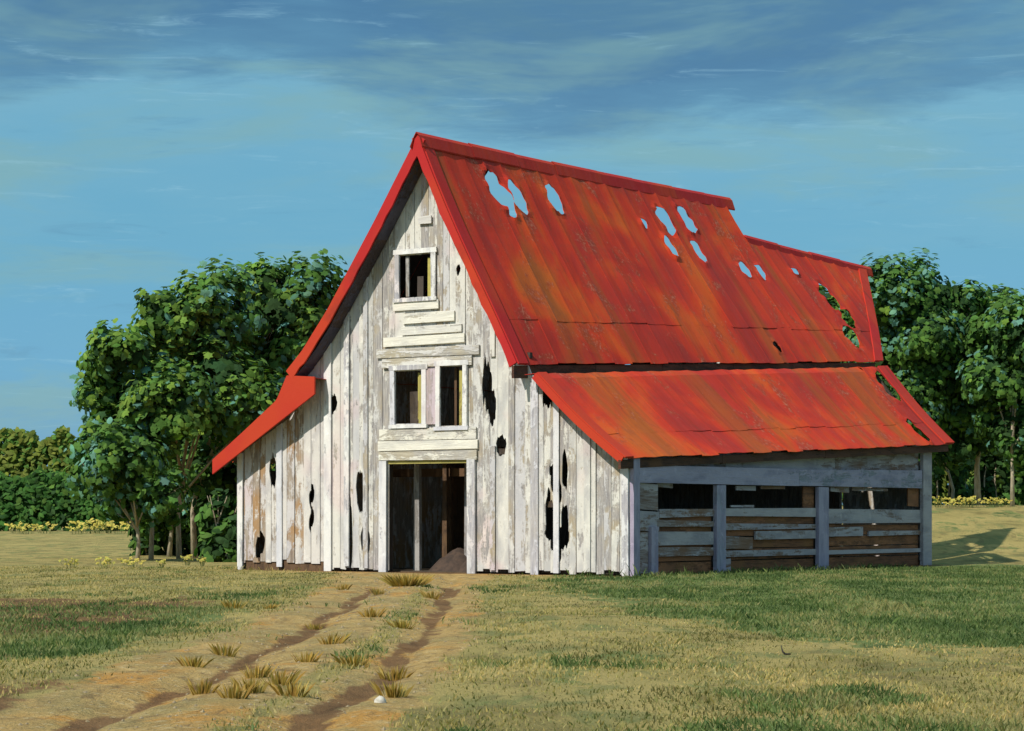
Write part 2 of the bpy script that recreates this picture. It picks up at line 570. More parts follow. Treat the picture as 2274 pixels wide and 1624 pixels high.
def terrain(x, y):
    z = 0.63 * sm(88, 150, y) * (1 - sm(0, 14, x)) + 2.05 * sm(79, 106, y) * sm(2, 16, x)
    if y < 100:
        z += 0.05 * (noise.noise(Vector((x * 0.35, y * 0.22, 3.1))))
        if y < 72 and abs(x) < 20:
            z += 0.03 * noise.noise(Vector((x * 1.3, y * 0.9, 7.7)))
        d = x - track_x(y)
        k = 1 - sm(62, 67, y)
        for o, wd, dep in ((-0.95, 0.22, 0.075), (0.75, 0.20, 0.07)):
            z -= k * dep * math.exp(-((d - o + 0.08 * sin(y * 0.7)) / wd) ** 2)
        z += k * 0.035 * math.exp(-((d + 0.1) / 0.5) ** 2)
    # level pad beneath the barn
    p = Vector((x, y, 0)) - A
    lx, ly = p.dot(EX), p.dot(EY)
    if -15.5 < lx < 1.5 and -1.5 < ly < 21:
        e = min(lx + 15.5, 1.5 - lx, ly + 1.5, 21 - ly)
        z = z * (1 - sm(0, 1.4, e))
    return z


def cover(x, y):
    d = x - track_x(y)
    wl, wr = 2.2, 1.55
    if y > 55:
        wl += (y - 55) * 0.05
        wr += (y - 55) * 0.05
    tr = 0.98 * (1 - sm(0.65, 1.2, abs(d) / (wl if d < 0 else wr)))
    # olive strip between the ruts
    tr *= 1 - 0.75 * math.exp(-((d - 0.25) / 0.22) ** 2) * (1 - sm(50, 58, y))
    # apron of dirt in front of the doors and along the wall foot
    p = Vector((x, y, 0)) - A
    lx, ly = p.dot(EX), p.dot(EY)
    if -14.5 < lx < 0.5:
        tr = max(tr, (1 - sm(0.5, 2.6, -ly)) * 0.98 * (1 - sm(3.2, 7.5, abs(lx + 6.2))) if ly < 1 else tr)
    gr = 0.30
    # turf on the right of the track, in the lee of the shed
    near = 23.5 + 6.0 * (1 - sm(2, 9, x)) - 1.2 * sm(6, 12, x)
    wob = 2.2 * noise.noise(Vector((x * .35, y * .16, 11.0))) + 1.1 * noise.noise(Vector((x * 1.1, y * .5, 4.0)))
    gr = max(gr, 0.90 * sm(near - 2, near + 6, y + wob * 1.6) * (1 - sm(70, 90, y)) * sm(-1.4 + 0.07 * (60 - y), 3.4 + 0.07 * (60 - y), x + wob * .7))
    # turf on the left
    gr = max(gr, 0.70 * sm(24.5, 28.5, y) * (1 - sm(40, 47, y)) * (1 - sm(-5.2, -3.8, x)))
    gr = max(gr, 0.48 * (1 - sm(18, 21, y)))
    if y > 62 and x < 0:
        gr = min(gr, 0.22)
    if y > 90:
        gr = 0.32
    br = 0.0
    for o in (-0.95, 0.75):
        br = max(br, 0.74 * math.exp(-((d - o + 0.08 * sin(y * 0.7)) / 0.24) ** 2) * (1 - sm(54, 60, y)))
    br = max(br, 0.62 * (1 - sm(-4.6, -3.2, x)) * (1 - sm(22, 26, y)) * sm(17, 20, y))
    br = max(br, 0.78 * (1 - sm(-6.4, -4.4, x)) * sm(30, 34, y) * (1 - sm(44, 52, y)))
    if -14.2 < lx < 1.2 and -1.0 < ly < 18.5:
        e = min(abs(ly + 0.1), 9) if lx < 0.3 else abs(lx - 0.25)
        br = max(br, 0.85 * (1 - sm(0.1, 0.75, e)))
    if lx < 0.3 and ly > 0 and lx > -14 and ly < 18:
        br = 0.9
    return tr, gr, br


def build_ground():
    def lines(stops):
        out = []
        for a, b, s in stops:
            out += frange(a, b, s)[:-1]
        return out + [stops[-1][1]]
    xs = lines([(-3000, -800, 700), (-800, -200, 150), (-200, -60, 20), (-60, -16, 3), (-16, -9, 0.6), (-9, 11, 0.2), (11, 18, 0.5), (18, 60, 3), (60, 200, 20), (200, 800, 150), (800, 3000, 700)])
    ys = lines([(-60, 6, 11), (6, 15, 1.0), (15, 45, 0.24), (45, 70, 0.3), (70, 100, 0.8), (100, 160, 5), (160, 400, 30), (400, 5000, 800)])
    V = []
    C = []
    for y in ys:
        for x in xs:
            V.append((x, y, terrain(x, y)))
            C.append(cover(x, y))
    n = len(xs)
    Fc = [(j * n + i, j * n + i + 1, (j + 1) * n + i + 1, (j + 1) * n + i) for j in range(len(ys) - 1) for i in range(n - 1)]
    o = mesh_obj('ground', V, Fc, M['ground'], None, True)
    at_ = o.data.attributes.new('cover', 'FLOAT_VECTOR', 'POINT')
    at_.data.foreach_set('vector', [c for v in C for c in v])
    tag(o, kind='structure', label='dry olive field with patches of turf round a rutted dirt track')
    return o


build_ground()

# ------------------------------------------------------------------ barn
barn = empty('barn', A, BARN_ROT)
tag(barn, 'tall whitewashed barn with holed red tin roof and open side shed', 'barn')

# roof lines, local x (to the right along the front), y (back along the side), z
RIDGE_X, RIDGE_Z = -6.62, 12.10
FRONT_Y = -0.52
MAIN_END = 15.9


def near_top(y):
    return Vector((RIDGE_X, y, RIDGE_Z))


def near_bot(y):
    return Vector((-3.27 + 0.035 * (y + 0.7), y, 5.66 + 0.054 * (y + 0.7)))


def near_roof(s, y):
    return near_top(y).lerp(near_bot(y), s) + Vector((-0.35, 0, -0.30)) * (0.35 * sin(pi * s) * (1 - s))


def lean_top(y):
    return Vector((-3.05 + 0.032 * (y + 0.7), y, 5.34 + 0.058 * (y + 0.7)))


def lean_bot(y):
    return Vector((0.16 + 0.012 * (y + 0.7), y, 3.08 + 0.044 * (y + 0.7)))


def lean_roof(s, y):
    # flat lip tucked under the main eave, then a slightly hollow slope
    top, bot = lean_top(y), lean_bot(y)
    if s < 0.10:
        return top + Vector((0.42, 0, 0.03)) * (s / 0.10)
    q = (s - 0.10) / 0.90
    a = top + Vector((0.42, 0, 0.03))
    return a.lerp(bot, q) + Vector((-0.5, 0, -0.6)) * (0.10 * sin(pi * q))


FAR = [(0.0, RIDGE_X, RIDGE_Z), (0.30, -8.14, 9.85), (0.62, -9.85, 7.45), (0.85, -10.82, 6.28), (1.0, -11.42, 5.72)]


def far_roof(s, y):
    for (s0, x0, z0), (s1, x1, z1) in zip(FAR, FAR[1:]):
        if s <= s1 + 1e-9:
            t = (s - s0) / (s1 - s0)
            return Vector((x0 + (x1 - x0) * t, y, z0 + (z1 - z0) * t))
    return Vector((FAR[-1][1], y, FAR[-1][2]))


LLEAN = [(0.0, -10.35, 5.52), (0.17, *on_front(640, 838, FRONT_Y)), (0.30, *on_front(617, 893, FRONT_Y)), (0.65, *on_front(546, 960, FRONT_Y)), (1.0, *on_front(475, 1025, FRONT_Y))]


def lleft_roof(s, y):
    for (s0, x0, z0), (s1, x1, z1) in zip(LLEAN, LLEAN[1:]):
        if s <= s1 + 1e-9:
            t = (s - s0) / (s1 - s0)
            return Vector((x0 + (x1 - x0) * t, y, z0 + (z1 - z0) * t))
    return Vector((LLEAN[-1][1], y, LLEAN[-1][2]))


def rear_top_s(y):
    return 0.235 + 0.0125 * (y - MAIN_END)


def on_surface(fn, px, py, sign=1):
    """where a sight line meets a roof surface, by search"""
    o, r = _ray(px, py)
    best = None
    for i in range(0, 1400):
        t = 50 + i * 0.03
        p = o + r * t
        if p.y < -2 or p.y > 26:
            continue
        a, b = fn(0.0, p.y), fn(1.0, p.y)
        s = (p.z - a.z) / (b.z - a.z)
        if not -0.1 <= s <= 1.1:
            continue
        # refine s on bent profiles
        lo, hi = 0.0, 1.0
        for _ in range(18):
            md = (lo + hi) / 2
            if fn(md, p.y).z > p.z:
                lo = md
            else:
                hi = md
        s = (lo + hi) / 2
        e = abs(fn(s, p.y).x - p.x)
        if best is None or e < best[0]:
            best = (e, s, p.y)
    return best[1], best[2]


def blob(cu, cv, ru, rv, seed, rag=0.28, spl=0.0):
    """ragged hole: negative inside"""
    def f(p):
        du, dv = (p[0] - cu) / ru, (p[1] - cv) / rv + spl * min(1.0, ru / .18) * noise.noise(Vector((p[0] * 17, seed, 0)))
        n = noise.noise(Vector((p[0] / ru * 0.9 + seed * 7.3, p[1] / rv * 0.9, seed * 3.1))) + .6 * noise.noise(Vector((p[0] / ru * 2.6 + seed, p[1] / rv * 2.0, seed * 5.1)))
        return (sqrt(du * du + dv * dv) - 1 + rag * n) * min(ru, rv)
    f.box = (cu - ru * 1.5, cu + ru * 1.5, cv - rv * 1.5, cv + rv * 1.5)
    return f


UP_L, LEAN_L, FAR_L = 7.3, 4.05, 7.95      # slope lengths, used to scale holes
up_holes = []
far_holes = []
k = 0
for (px, py, rx, ry) in [(1100, 418, 13, 40), (1119, 440, 11, 42), (1147, 438, 14, 38), (1230, 447, 14, 31), (1429, 497, 8, 12), (1474, 490, 13, 32),
                         (1488, 550, 10, 26), (1524, 492, 14, 36), (1549, 560, 11, 30), (1653, 600, 11, 22), (1688, 606, 10, 21), (1763, 604, 8, 12),
                         (1838, 660, 15, 44), (1882, 708, 15, 30), (1892, 752, 16, 34), (1726, 772, 8, 14)]:
    s, y = on_surface(near_roof, px, py)
    up_holes.append(blob(y, s * UP_L, rx / 41.0, ry / 62.0, k))
    k += 1
lean_holes = []
for (px, py, rx, ry) in [(1966, 858, 13, 34), (2036, 958, 10, 28)]:
    s, y = on_surface(lean_roof, px, py)
    lean_holes.append(blob(y, s * LEAN_L, rx / 41.0, ry / 50.0, k))
    k += 1
# the back slope has lost whole stretches of tin near the ridge
for (cy, cs, ry_, rs) in [(5.6, 1.6, 3.2, 1.5), (9.3, 1.5, 1.6, 1.2), (14.2, 1.3, 3.4, 1.5)]:
    far_holes.append(blob(cy, cs, ry_, rs, k, 0.2))
    k += 1

roof = empty('roof', parent=barn)
def rafter(p, q):
    MB().hexa([p + Vector((0, -.05, -.12)), q + Vector((0, -.05, -.12)), q + Vector((0, .05, -.12)), p + Vector((0, .05, -.12)),
               p + Vector((0, -.05, 0)), q + Vector((0, -.05, 0)), q + Vector((0, .05, 0)), p + Vector((0, .05, 0))]).build('rafter', M['inner'], roof)


for y in frange(0.4, 15.4, 1.5):
    dn = Vector((0, 0, 0.2))
    if not any(c.box[0] - .1 < y < c.box[1] + .1 for c in up_holes):
        rafter(near_roof(0.03, y) - dn * 1.4, near_roof(0.97, y) - dn * 1.4)
    rafter(far_roof(0.5, y) - dn * 1.6, far_roof(0.97, y) - dn)
for y in frange(0.3, 18, 2.2):
    rafter(lean_roof(0.12, y) - Vector((0, 0, 0.15)), lean_roof(0.5, y) - Vector((0, 0, 0.24)))
    rafter(lean_roof(0.5, y) - Vector((0, 0, 0.24)), lean_roof(0.97, y) - Vector((0, 0, 0.12)))


def tin(fn, L, y0, y1, ndiv, clips, lift=0.0, drop=0.0, s0=0.0, s1=1.0):
    """one sheet of tin from y0 to y1 down the whole slope"""
    mine = [c for c in clips if c.box[0] < y1 and c.box[1] > y0]
    mine = [c for c in mine if c.box[2] < s1 * L and c.box[3] > s0 * L]
    vs = [s0 * L + (s1 - s0) * L * i / ndiv for i in range(ndiv + 1)]
    us = [y0, (y0 + y1) / 2, y1]
    if mine:
        us = frange(y0, y1, 0.1)
        lo, hi = min(c.box[2] for c in mine), max(c.box[3] for c in mine)
        fine_ = [v for v in frange(max(lo, vs[0]), min(hi, vs[-1]), 0.11)]
        vs = sorted(set([round(v, 4) for v in vs if v < lo - .05 or v > hi + .05] + [round(v, 4) for v in fine_] + [round(vs[0], 4), round(vs[-1], 4)]))

    def point(p, off):
        s = p[1] / L
        q = fn(min(s, 1.0), p[0])
        d = (fn(min(s + .02, 1), p[0]) - fn(max(s - .02, 0), p[0])).normalized()
        nrm = d.cross(Vector((0, 1, 0)))
        if nrm.z < 0:
            nrm = -nrm
        e = (p[0] - y0) / (y1 - y0)
        crown = 0.022 * (abs(2 * e - 1) ** 3)       # sheet edges turned up at the seams
        for c in mine:      # torn tin curls up round a hole
            if c.box[2] > -1e8 and c.box[0] < p[0] < c.box[1] and c.box[2] < p[1] < c.box[3]:
                cv = c(p)
                if cv < 0.16:
                    q = q + nrm * (0.09 * (1 - max(cv, 0) / 0.16) * (0.25 + noise.noise(Vector((p[0] * 3.1, p[1] * 3.1, 2.2)))))
        q = q + nrm * (off + lift + crown + 0.012 * noise.noise(Vector((p[0] * 1.3, p[1] * 0.9, lift * 90))))
        if s > s1 - 0.03:
            q = q + d * drop
        return q
    return sheet_solid(us, vs, clips if mine else [c for c in clips if not hasattr(c, 'box')], lambda p: point(p, 0.0), lambda p: point(p, -0.018))


class Clip:
    def __init__(self, f, box=(-1e9, 1e9, -1e9, 1e9)):
        self.f = f
        self.box = box

    def __call__(self, p):
        return self.f(p)


def pieces(V, F, nf=0):
    """separate the islands of a mesh; crumbs are dropped"""
    par = list(range(len(V)))

    def find(a):
        while par[a] != a:
            par[a] = par[par[a]]
            a = par[a]
        return a
    for f in F:
        for q in f[1:]:
            par[find(f[0])] = find(q)
    groups = {}
    for k_, f in enumerate(F):
        groups.setdefault(find(f[0]), []).append((f, k_))
    out = []
    for fs in groups.values():
        if len(fs) < 14 and len(groups) > 1:
            continue
        ids = sorted({q for f, k_ in fs for q in f})
        mp = {q: n_ for n_, q in enumerate(ids)}
        out.append(([V[q] for q in ids], [tuple(mp[q] for q in f) for f, k_ in fs], [1 if nf <= k_ < 2 * nf else 0 for f, k_ in fs]))
    return out


def roof_sheets(fn, L, ya, yb, width, clips, ndiv=8, name='roof_sheet', courses=((0.0, 1.0),)):
    y = ya
    while y < yb - 0.05:
        y2 = min(y + width * R.uniform(0.92, 1.08), yb)
        if yb - y2 < 0.3:
            y2 = yb
        for ci, (ca, cb) in enumerate(courses):
            up_ = 0.012 if ci < len(courses) - 1 else 0.0
            r = tin(fn, L, y + 0.004, y2 - 0.004, ndiv, clips, up_ + R.uniform(0, 0.012), R.uniform(-0.03, 0.06), ca, cb)
            for V_, F_, B_ in (pieces(*r) if r else []):
                mesh_obj(name, V_, F_, None, roof, mats=[M['roof'], M['rust']], fmat=B_)
        y = y2


rear_clip = Clip(lambda p: 19.35 + 6.1 * (1 - p[1] / UP_L) - p[0], (18.5, 1e9, -1e9, 1e9))
top_clip = Clip(lambda p: p[1] / UP_L - rear_top_s(p[0]), (MAIN_END - .01, 1e9, -1e9, 1e9))
roof_sheets(near_roof, UP_L, FRONT_Y, MAIN_END, 0.92, up_holes, 6, courses=((0, .80), (.785, 1.0)))
roof_sheets(near_roof, UP_L, MAIN_END, 24.2, 0.92, up_holes + [rear_clip, top_clip], 6, courses=((0, .80), (.785, 1.0)))
roof_sheets(lean_roof, LEAN_L, FRONT_Y, 18.75, 0.92, lean_holes, 10, courses=((0, .74), (.725, 1.0)))
roof_sheets(far_roof, FAR_L, FRONT_Y, MAIN_END, 0.92, far_holes)
roof_sheets(lleft_roof, 4.9, FRONT_Y, 18.6, 0.92, [], 8)


def far_rear(s, y):
    a = near_roof(rear_top_s(y), y)
    return Vector((a.x + (-11.3 - a.x) * s, y, a.z + (5.75 - a.z) * s))


far_rear_holes = [blob(18.6, 0.9, 2.0, 0.9, 91, 0.2), blob(21.8, 2.2, 1.6, 2.0, 92, 0.2)]
rc2 = Clip(lambda p: 19.5 + 4.0 * (1 - p[1] / 7.6) - p[0], (18.5, 1e9, -1e9, 1e9))
roof_sheets(far_rear, 7.6, MAIN_END + 0.01, 23.4, 0.92, far_rear_holes + [rc2])

# ridge caps in overlapping lengths
def cap_run(pts, width, name='ridge_cap', drop=0.42):
    for (a, b, lift) in pts:
        a, b = Vector(a), Vector(b)
        prof = [(-drop * 0.5, -drop * 0.86), (-0.11, -0.05), (0, 0.05), (0.11, -0.05), (drop * 0.52, -drop * 0.86)]
        V = []
        for e, p in ((0, a), (1, b)):
            for (x, z) in prof:
                V.append(p + Vector((x, R.uniform(-.05, .05), z + 0.07 + lift)))
            for (x, z) in reversed(prof):
                V.append(p + Vector((x * 0.93, 0, z + 0.03 + lift)))
        n = 10
        Fc = [(i, (i + 1) % n, n + (i + 1) % n, n + i) for i in range(n)] + [tuple(reversed(range(n))), tuple(range(n, 2 * n))]
        mesh_obj(name, V, Fc, M['rake'], roof)


caps = []
y = FRONT_Y - 0.12
while y < MAIN_END + 0.3:
    y2 = min(y + R.uniform(1.7, 2.6), MAIN_END + 0.45)
    dz = R.uniform(-0.02, 0.04)
    sag = lambda t: -0.07 * sin(pi * (t + .7) / 16.6)
    caps.append(((RIDGE_X, y, RIDGE_Z + sag(y)), (RIDGE_X, y2 + 0.06, RIDGE_Z + sag(y2)), dz))
    y = y2
cap_run(caps, 0.4)
caps = []
y = MAIN_END + 0.02
while y < 23.7:
    y2 = min(y + 2.0, 24.0)
    caps.append((near_roof(rear_top_s(y), y) + Vector((-.02, 0, 0)), near_roof(rear_top_s(y2), y2 + 0.04) + Vector((-.02, 0, 0)), R.uniform(-.01, .03)))
    y = y2
cap_run(caps, 0.3, drop=0.32)


# rake boards on the front and the back edge
def strip_board(name, top, widths, y0, y1, mat, parent, down=None):
    """a board that follows a polyline in the x-z plane and hangs below it"""
    V, Fc = [], []
    n = len(top)
    for i, (x, z) in enumerate(top):
        a = Vector(top[max(i - 1, 0)])
        b = Vector(top[min(i + 1, n - 1)])
        d = (b - a).normalized()
        nr = Vector((-d.y, d.x))
        if nr.y > 0:
            nr = -nr
        lo = Vector((x, z)) + nr * widths[i] if down is None else Vector((x, z - widths[i]))
        V += [(x, y0, z), (lo.x, y0, lo.y), (lo.x, y1, lo.y), (x, y1, z)]
    for i in range(n - 1):
        for k_ in range(4):
            a = i * 4 + k_
            b = i * 4 + (k_ + 1) % 4
            Fc.append((a, b, b + 4, a + 4))
    Fc += [(3, 2, 1, 0), tuple((n - 1) * 4 + q for q in range(4))]
    return mesh_obj(name, V, Fc, mat, parent)


ft = [(far_roof(s, 0).x + 0.0, far_roof(s, 0).z + 0.05) for s in [q_ / 26 for q_ in range(27)]]
strip_board('rake_board', ft, [0.30 * R.uniform(.93, 1.07) for q_ in ft], FRONT_Y - 0.07, FRONT_Y - 0.01, M['rake'], roof)
ft = [(near_roof(s, FRONT_Y).x, near_roof(s, FRONT_Y).z + 0.05) for s in [q_ / 22 for q_ in range(23)]]
strip_board('rake_board', ft, [0.24 * R.uniform(.88, 1.12) for q_ in ft], FRONT_Y - 0.075, FRONT_Y - 0.012, M['rake'], roof)
ft = [(lean_roof(s, FRONT_Y).x, lean_roof(s, FRONT_Y).z + 0.04) for s in (.1, .25, .4, .55, .7, .85, 1.0)]
strip_board('rake_board', ft, [0.2] * 7, FRONT_Y - 0.068, FRONT_Y - 0.01, M['rake'], roof)
ft, wd_ = [], []
low0, low1 = on_front(688, 886, FRONT_Y), on_front(492, 1040, FRONT_Y)
for s in (0, .08, .17, .23, .30, .45, .65, .82, 1.0):
    p = lleft_roof(s, FRONT_Y)
    zl = low0[1] + (low1[1] - low0[1]) * (p.x - low0[0]) / (low1[0] - low0[0])
    ft.append((p.x, p.z + 0.05))
    wd_.append(max(0.16, p.z + 0.05 - zl))
strip_board('rake_board', ft, wd_, FRONT_Y - 0.068, FRONT_Y - 0.01, M['rake'], roof, True)
# flat strips of trim lying on the tin along front and rear edges
def edge_strip(fn, ss, yfn, wd, lift):
    V, Fc = [], []
    for s in ss:
        y0 = yfn(s)
        for (yy, of) in ((y0, lift), (y0 + wd, lift), (y0 + wd, 0.0), (y0, 0.0)):
            p = fn(s, yy)
            d = (fn(min(s + .02, 1), yy) - fn(max(s - .02, 0), yy)).normalized()
            nr = d.cross(Vector((0, 1, 0)))
            nr = nr if nr.z > 0 else -nr
            V.append(p + nr * (of + 0.012))
    n = len(ss)
    for i in range(n - 1):
        for k_ in range(4):
            a, b = i * 4 + k_, i * 4 + (k_ + 1) % 4
            Fc.append((b, a, a + 4, b + 4))
    Fc += [(0, 1, 2, 3), tuple((n - 1) * 4 + q for q in (3, 2, 1, 0))]
    mesh_obj('edge_trim', V, Fc, M['rake'], roof)


edge_strip(near_roof, [i / 10 for i in range(11)], lambda s: FRONT_Y - 0.02, 0.42, 0.05)
edge_strip(near_roof, [0.34 + .66 * i / 8 for i in range(9)], lambda s: 19.0 + 6.1 * (1 - s) - 0.0, 0.55, 0.05)
edge_strip(lean_roof, [.1 + .9 * i / 9 for i in range(10)], lambda s: FRONT_Y - 0.02, 0.40, 0.05)
edge_strip(lean_roof, [.1 + .9 * i / 9 for i in range(10)], lambda s: 18.15, 0.65, 0.05)

# eave boards: dark brown, one length per bay
for (ya, yb) in ((-0.6, 4.5), (4.5, 10.4), (10.4, 18.6)):
    mb = MB()
    a, b = lean_bot(ya), lean_bot(yb)
    mb.hexa([a + Vector((-.16, .01, -.27)), a + Vector((-.08, .01, -.27)), b + Vector((-.08, -.01, -.25)), b + Vector((-.16, -.01, -.25)),
             a + Vector((-.16, .01, -.035)), a + Vector((-.08, .01, -.035)), b + Vector((-.08, -.01, -.035)), b + Vector((-.16, -.01, -.035))])
    mb.build('eave_board', M['fascia_brown'], roof)
y = -0.62
while y < 19:
    y2 = min(y + R.uniform(2.2, 4.0), 19.2)
    dp = R.uniform(0.26, 0.40)
    a, b = near_bot(y), near_bot(y2)
    MB().hexa([a + Vector((-.14, .01, -dp)), a + Vector((-.06, .01, -dp)), b + Vector((-.06, -.01, -dp)), b + Vector((-.14, -.01, -dp)),
               a + Vector((-.14, .01, -.035)), a + Vector((-.06, .01, -.035)), b + Vector((-.06, -.01, -.035)), b + Vector((-.14, -.01, -.035))]).build('eave_board', M['fascia_brown'], roof)
    y = y2
# soffit boards under the open front overhang, coloured dark to carry its shade
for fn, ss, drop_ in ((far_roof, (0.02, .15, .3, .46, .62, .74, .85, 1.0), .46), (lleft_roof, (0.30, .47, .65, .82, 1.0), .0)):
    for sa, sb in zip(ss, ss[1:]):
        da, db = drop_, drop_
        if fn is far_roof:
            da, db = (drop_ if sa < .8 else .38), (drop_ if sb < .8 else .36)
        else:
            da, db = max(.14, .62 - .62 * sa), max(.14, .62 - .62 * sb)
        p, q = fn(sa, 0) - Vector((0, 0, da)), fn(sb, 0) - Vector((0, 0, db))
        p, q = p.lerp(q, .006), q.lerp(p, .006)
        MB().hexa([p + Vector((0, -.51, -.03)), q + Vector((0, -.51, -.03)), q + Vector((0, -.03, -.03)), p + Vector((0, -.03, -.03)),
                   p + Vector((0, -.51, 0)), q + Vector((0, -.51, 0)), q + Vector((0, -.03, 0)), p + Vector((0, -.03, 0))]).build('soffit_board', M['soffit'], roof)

# ---------------- front wall of upright planks
def soffit(x):
    """underside of the roof over the front wall"""
    best = None
    for fn, lo, hi in ((near_roof, 0, 1), (far_roof, 0, 1), (lean_roof, 0, 1), (lleft_roof, 0, 1)):
        a, b = fn(lo, 0), fn(hi, 0)
        if min(a.x, b.x) <= x <= max(a.x, b.x):
            l, h = lo, hi
            inc = b.x > a.x
            for _ in range(30):
                md = (l + h) / 2
                if (fn(md, 0).x < x) == inc:
                    l = md
                else:
                    h = md
            z = fn(l, 0).z
            best = z if best is None else max(best, z)
    if best is None and -3.4 < x < -2.9:
        best = 5.5
    return (best if best is not None else 3.0) - 0.06


front = MB()     # the frame behind the planks: sills, girts and studs
for (x0, x1, z) in ((-13.6, -8.25, 0.12), (-5.2, -0.1, 0.12), (-10.2, -3.3, 3.35), (-10.2, -3.3, 5.95), (-9.0, -4.6, 7.35), (-13.5, -10.5, 1.7), (-3.0, -0.3, 1.9)):
    front.box(x0, x1, 0.10, 0.22, z - 0.08, z + 0.08)
for x, z1 in ((-13.6, 2.7), (-10.3, 6.3), (-8.3, 8.6), (-5.15, 8.6), (-3.1, 5.2), (-0.2, 2.8)):
    front.box(x - .07, x + .07, 0.225, 0.35, 0, z1)
front_wall = front.build('front_wall', M['inner'], barn)

openings = [(-7.68, -6.56, 7.72, 8.91), (-7.84, -6.88, 4.18, 5.66), (-6.24, -5.46, 4.09, 5.73), (-8.13, -5.31, -1, 3.13)]
front_holes = []
k = 200
for (px, py, rx, ry) in [(577, 1212, 12, 28), (619, 1170, 8, 26), (606, 1045, 9, 40), (693, 1100, 7, 24), (692, 1155, 6, 26),
                         (735, 894, 15, 23), (804, 1095, 15, 44), (811, 1197, 11, 34), (777, 1180, 5, 90), (1081, 850, 11, 50), (1092, 900, 10, 34), (1112, 982, 12, 22),
                         (1215, 880, 11, 32), (1228, 1050, 8, 34), (1240, 1085, 7, 28), (1222, 1140, 11, 44), (1254, 1148, 9, 32), (1236, 1188, 28, 24), (1242, 1222, 5, 16),
                         (1254, 1030, 6, 40), (1018, 600, 5, 12), (905, 600, 6, 20)]:
    x, z = on_front(px, py)
    front_holes.append(blob(x, z, rx / 66.0, ry / 79.0, k, 0.3, 0.55))
    k += 1


def plank_front(x0, x1, z0, z1fn, mat, yoff, th=0.032, name='plank', holes=front_holes, parent=None):
    mine = [c for c in holes if c.box[0] < x1 and c.box[1] > x0]
    zt = max(z1fn(x0), z1fn(x1))
    mine = [c for c in mine if c.box[2] < zt and c.box[3] > z0]
    dz_ = R.uniform(-.13, .13)      # every board breaks at its own height
    mine = [Clip((lambda c, d_: (lambda p: c((p[0], p[1] + d_))))(c, dz_), (c.box[0], c.box[1], c.box[2] - .15, c.box[3] + .15)) for c in mine]
    # tilt: old boards lean a little
    tl = R.uniform(-0.012, 0.012)
    if not mine:
        za, zb = z1fn(x0), z1fn(x1)
        mb = MB()
        f, b = yoff, yoff + th
        mb.hexa([(x0, f, z0), (x1, f, z0 + R.uniform(-.02, .02)), (x1, b, z0), (x0, b, z0), (x0 + tl, f, za), (x1 + tl, f, zb), (x1 + tl, b, zb), (x0 + tl, b, za)])
        return mb.build(name, mat, parent or front_wall)
    zs = set([z0, zt])
    for c in mine:
        lo, hi = max(c.box[2], z0), min(c.box[3], zt)
        zs |= set(frange(lo, hi, 0.09))
    zs |= set(frange(z0, zt, 1.2))
    zs = sorted(zs)
    zz = [zs[0]]
    for z in zs[1:]:
        if z - zz[-1] > 0.03:
            zz.append(z)
    zz[-1] = zt
    us = frange(x0, x1, 0.035)
    cl = mine + [lambda p: (z1fn(x0) + (z1fn(x1) - z1fn(x0)) * (p[0] - x0) / (x1 - x0)) - p[1] + 1e-5]
    r = sheet_solid(us, zz, cl, lambda p: Vector((p[0], yoff, p[1])), lambda p: Vector((p[0], yoff + th, p[1])))
    for V_, F_, B_ in (pieces(*r) if r else []):
        mesh_obj(name, V_, F_, mat, parent or front_wall)


def fill_planks(xa, xb, matname, z0=0.05):
    x = xa
    while x < xb - 0.04:
        x2 = min(x + R.uniform(0.20, 0.36), xb)
        if xb - x2 < 0.12:
            x2 = xb
        gap = R.uniform(0.004, 0.014)
        yo = R.uniform(-0.015, 0.02)
        # vertical spans left by the openings
        spans = [(z0 + R.uniform(-.03, .1), None)]
        for (o0, o1, b0, b1) in openings:
            if x2 > o0 + 0.03 and x < o1 - 0.03:
                new = []
                for (a, b) in spans:
                    if a >= b1 or (b is not None and b <= b0):
                        new.append((a, b))
                        continue
                    if b0 > a:
                        new.append((a, b0))
                    new.append((b1, b))
                spans = new
        for (a, b) in spans:
            if b is None:
                fn = lambda q: soffit(q) - 0.01
                if min(fn(x), fn(x2)) - a < 0.08:
                    continue
            else:
                fn = (lambda bb: (lambda q: bb))(b)
            plank_front(x + gap / 2, x2 - gap / 2, a, fn, M[matname], yo)
        x = x2


fill_planks(-13.77, -10.42, 'lean_white', 0.22)
fill_planks(-10.42, -3.0, 'white')
fill_planks(-3.0, -0.02, 'white')
# dark skirting board where the shed's planks have rotted off
MB().box(-13.5, -10.5, 0.035, 0.09, 0.0, 0.36).build('skirting', M['brown'], front_wall)


def batten(x0, x1, z0, z1, y=-0.055, th=0.045, mat='trim', name='batten', parent=None, flat=False):
    j = lambda: R.uniform(-.012, .012)
    return MB().hexa([(x0 + j(), y, z0), (x1 + j(), y, z0), (x1, y + th, z0), (x0, y + th, z0),
                      (x0 + j(), y, z1 + (0 if flat else j())), (x1 + j(), y, z1 + (0 if flat else j())), (x1, y + th, z1), (x0, y + th, z1)]).build(name, M[mat], parent or front_wall)


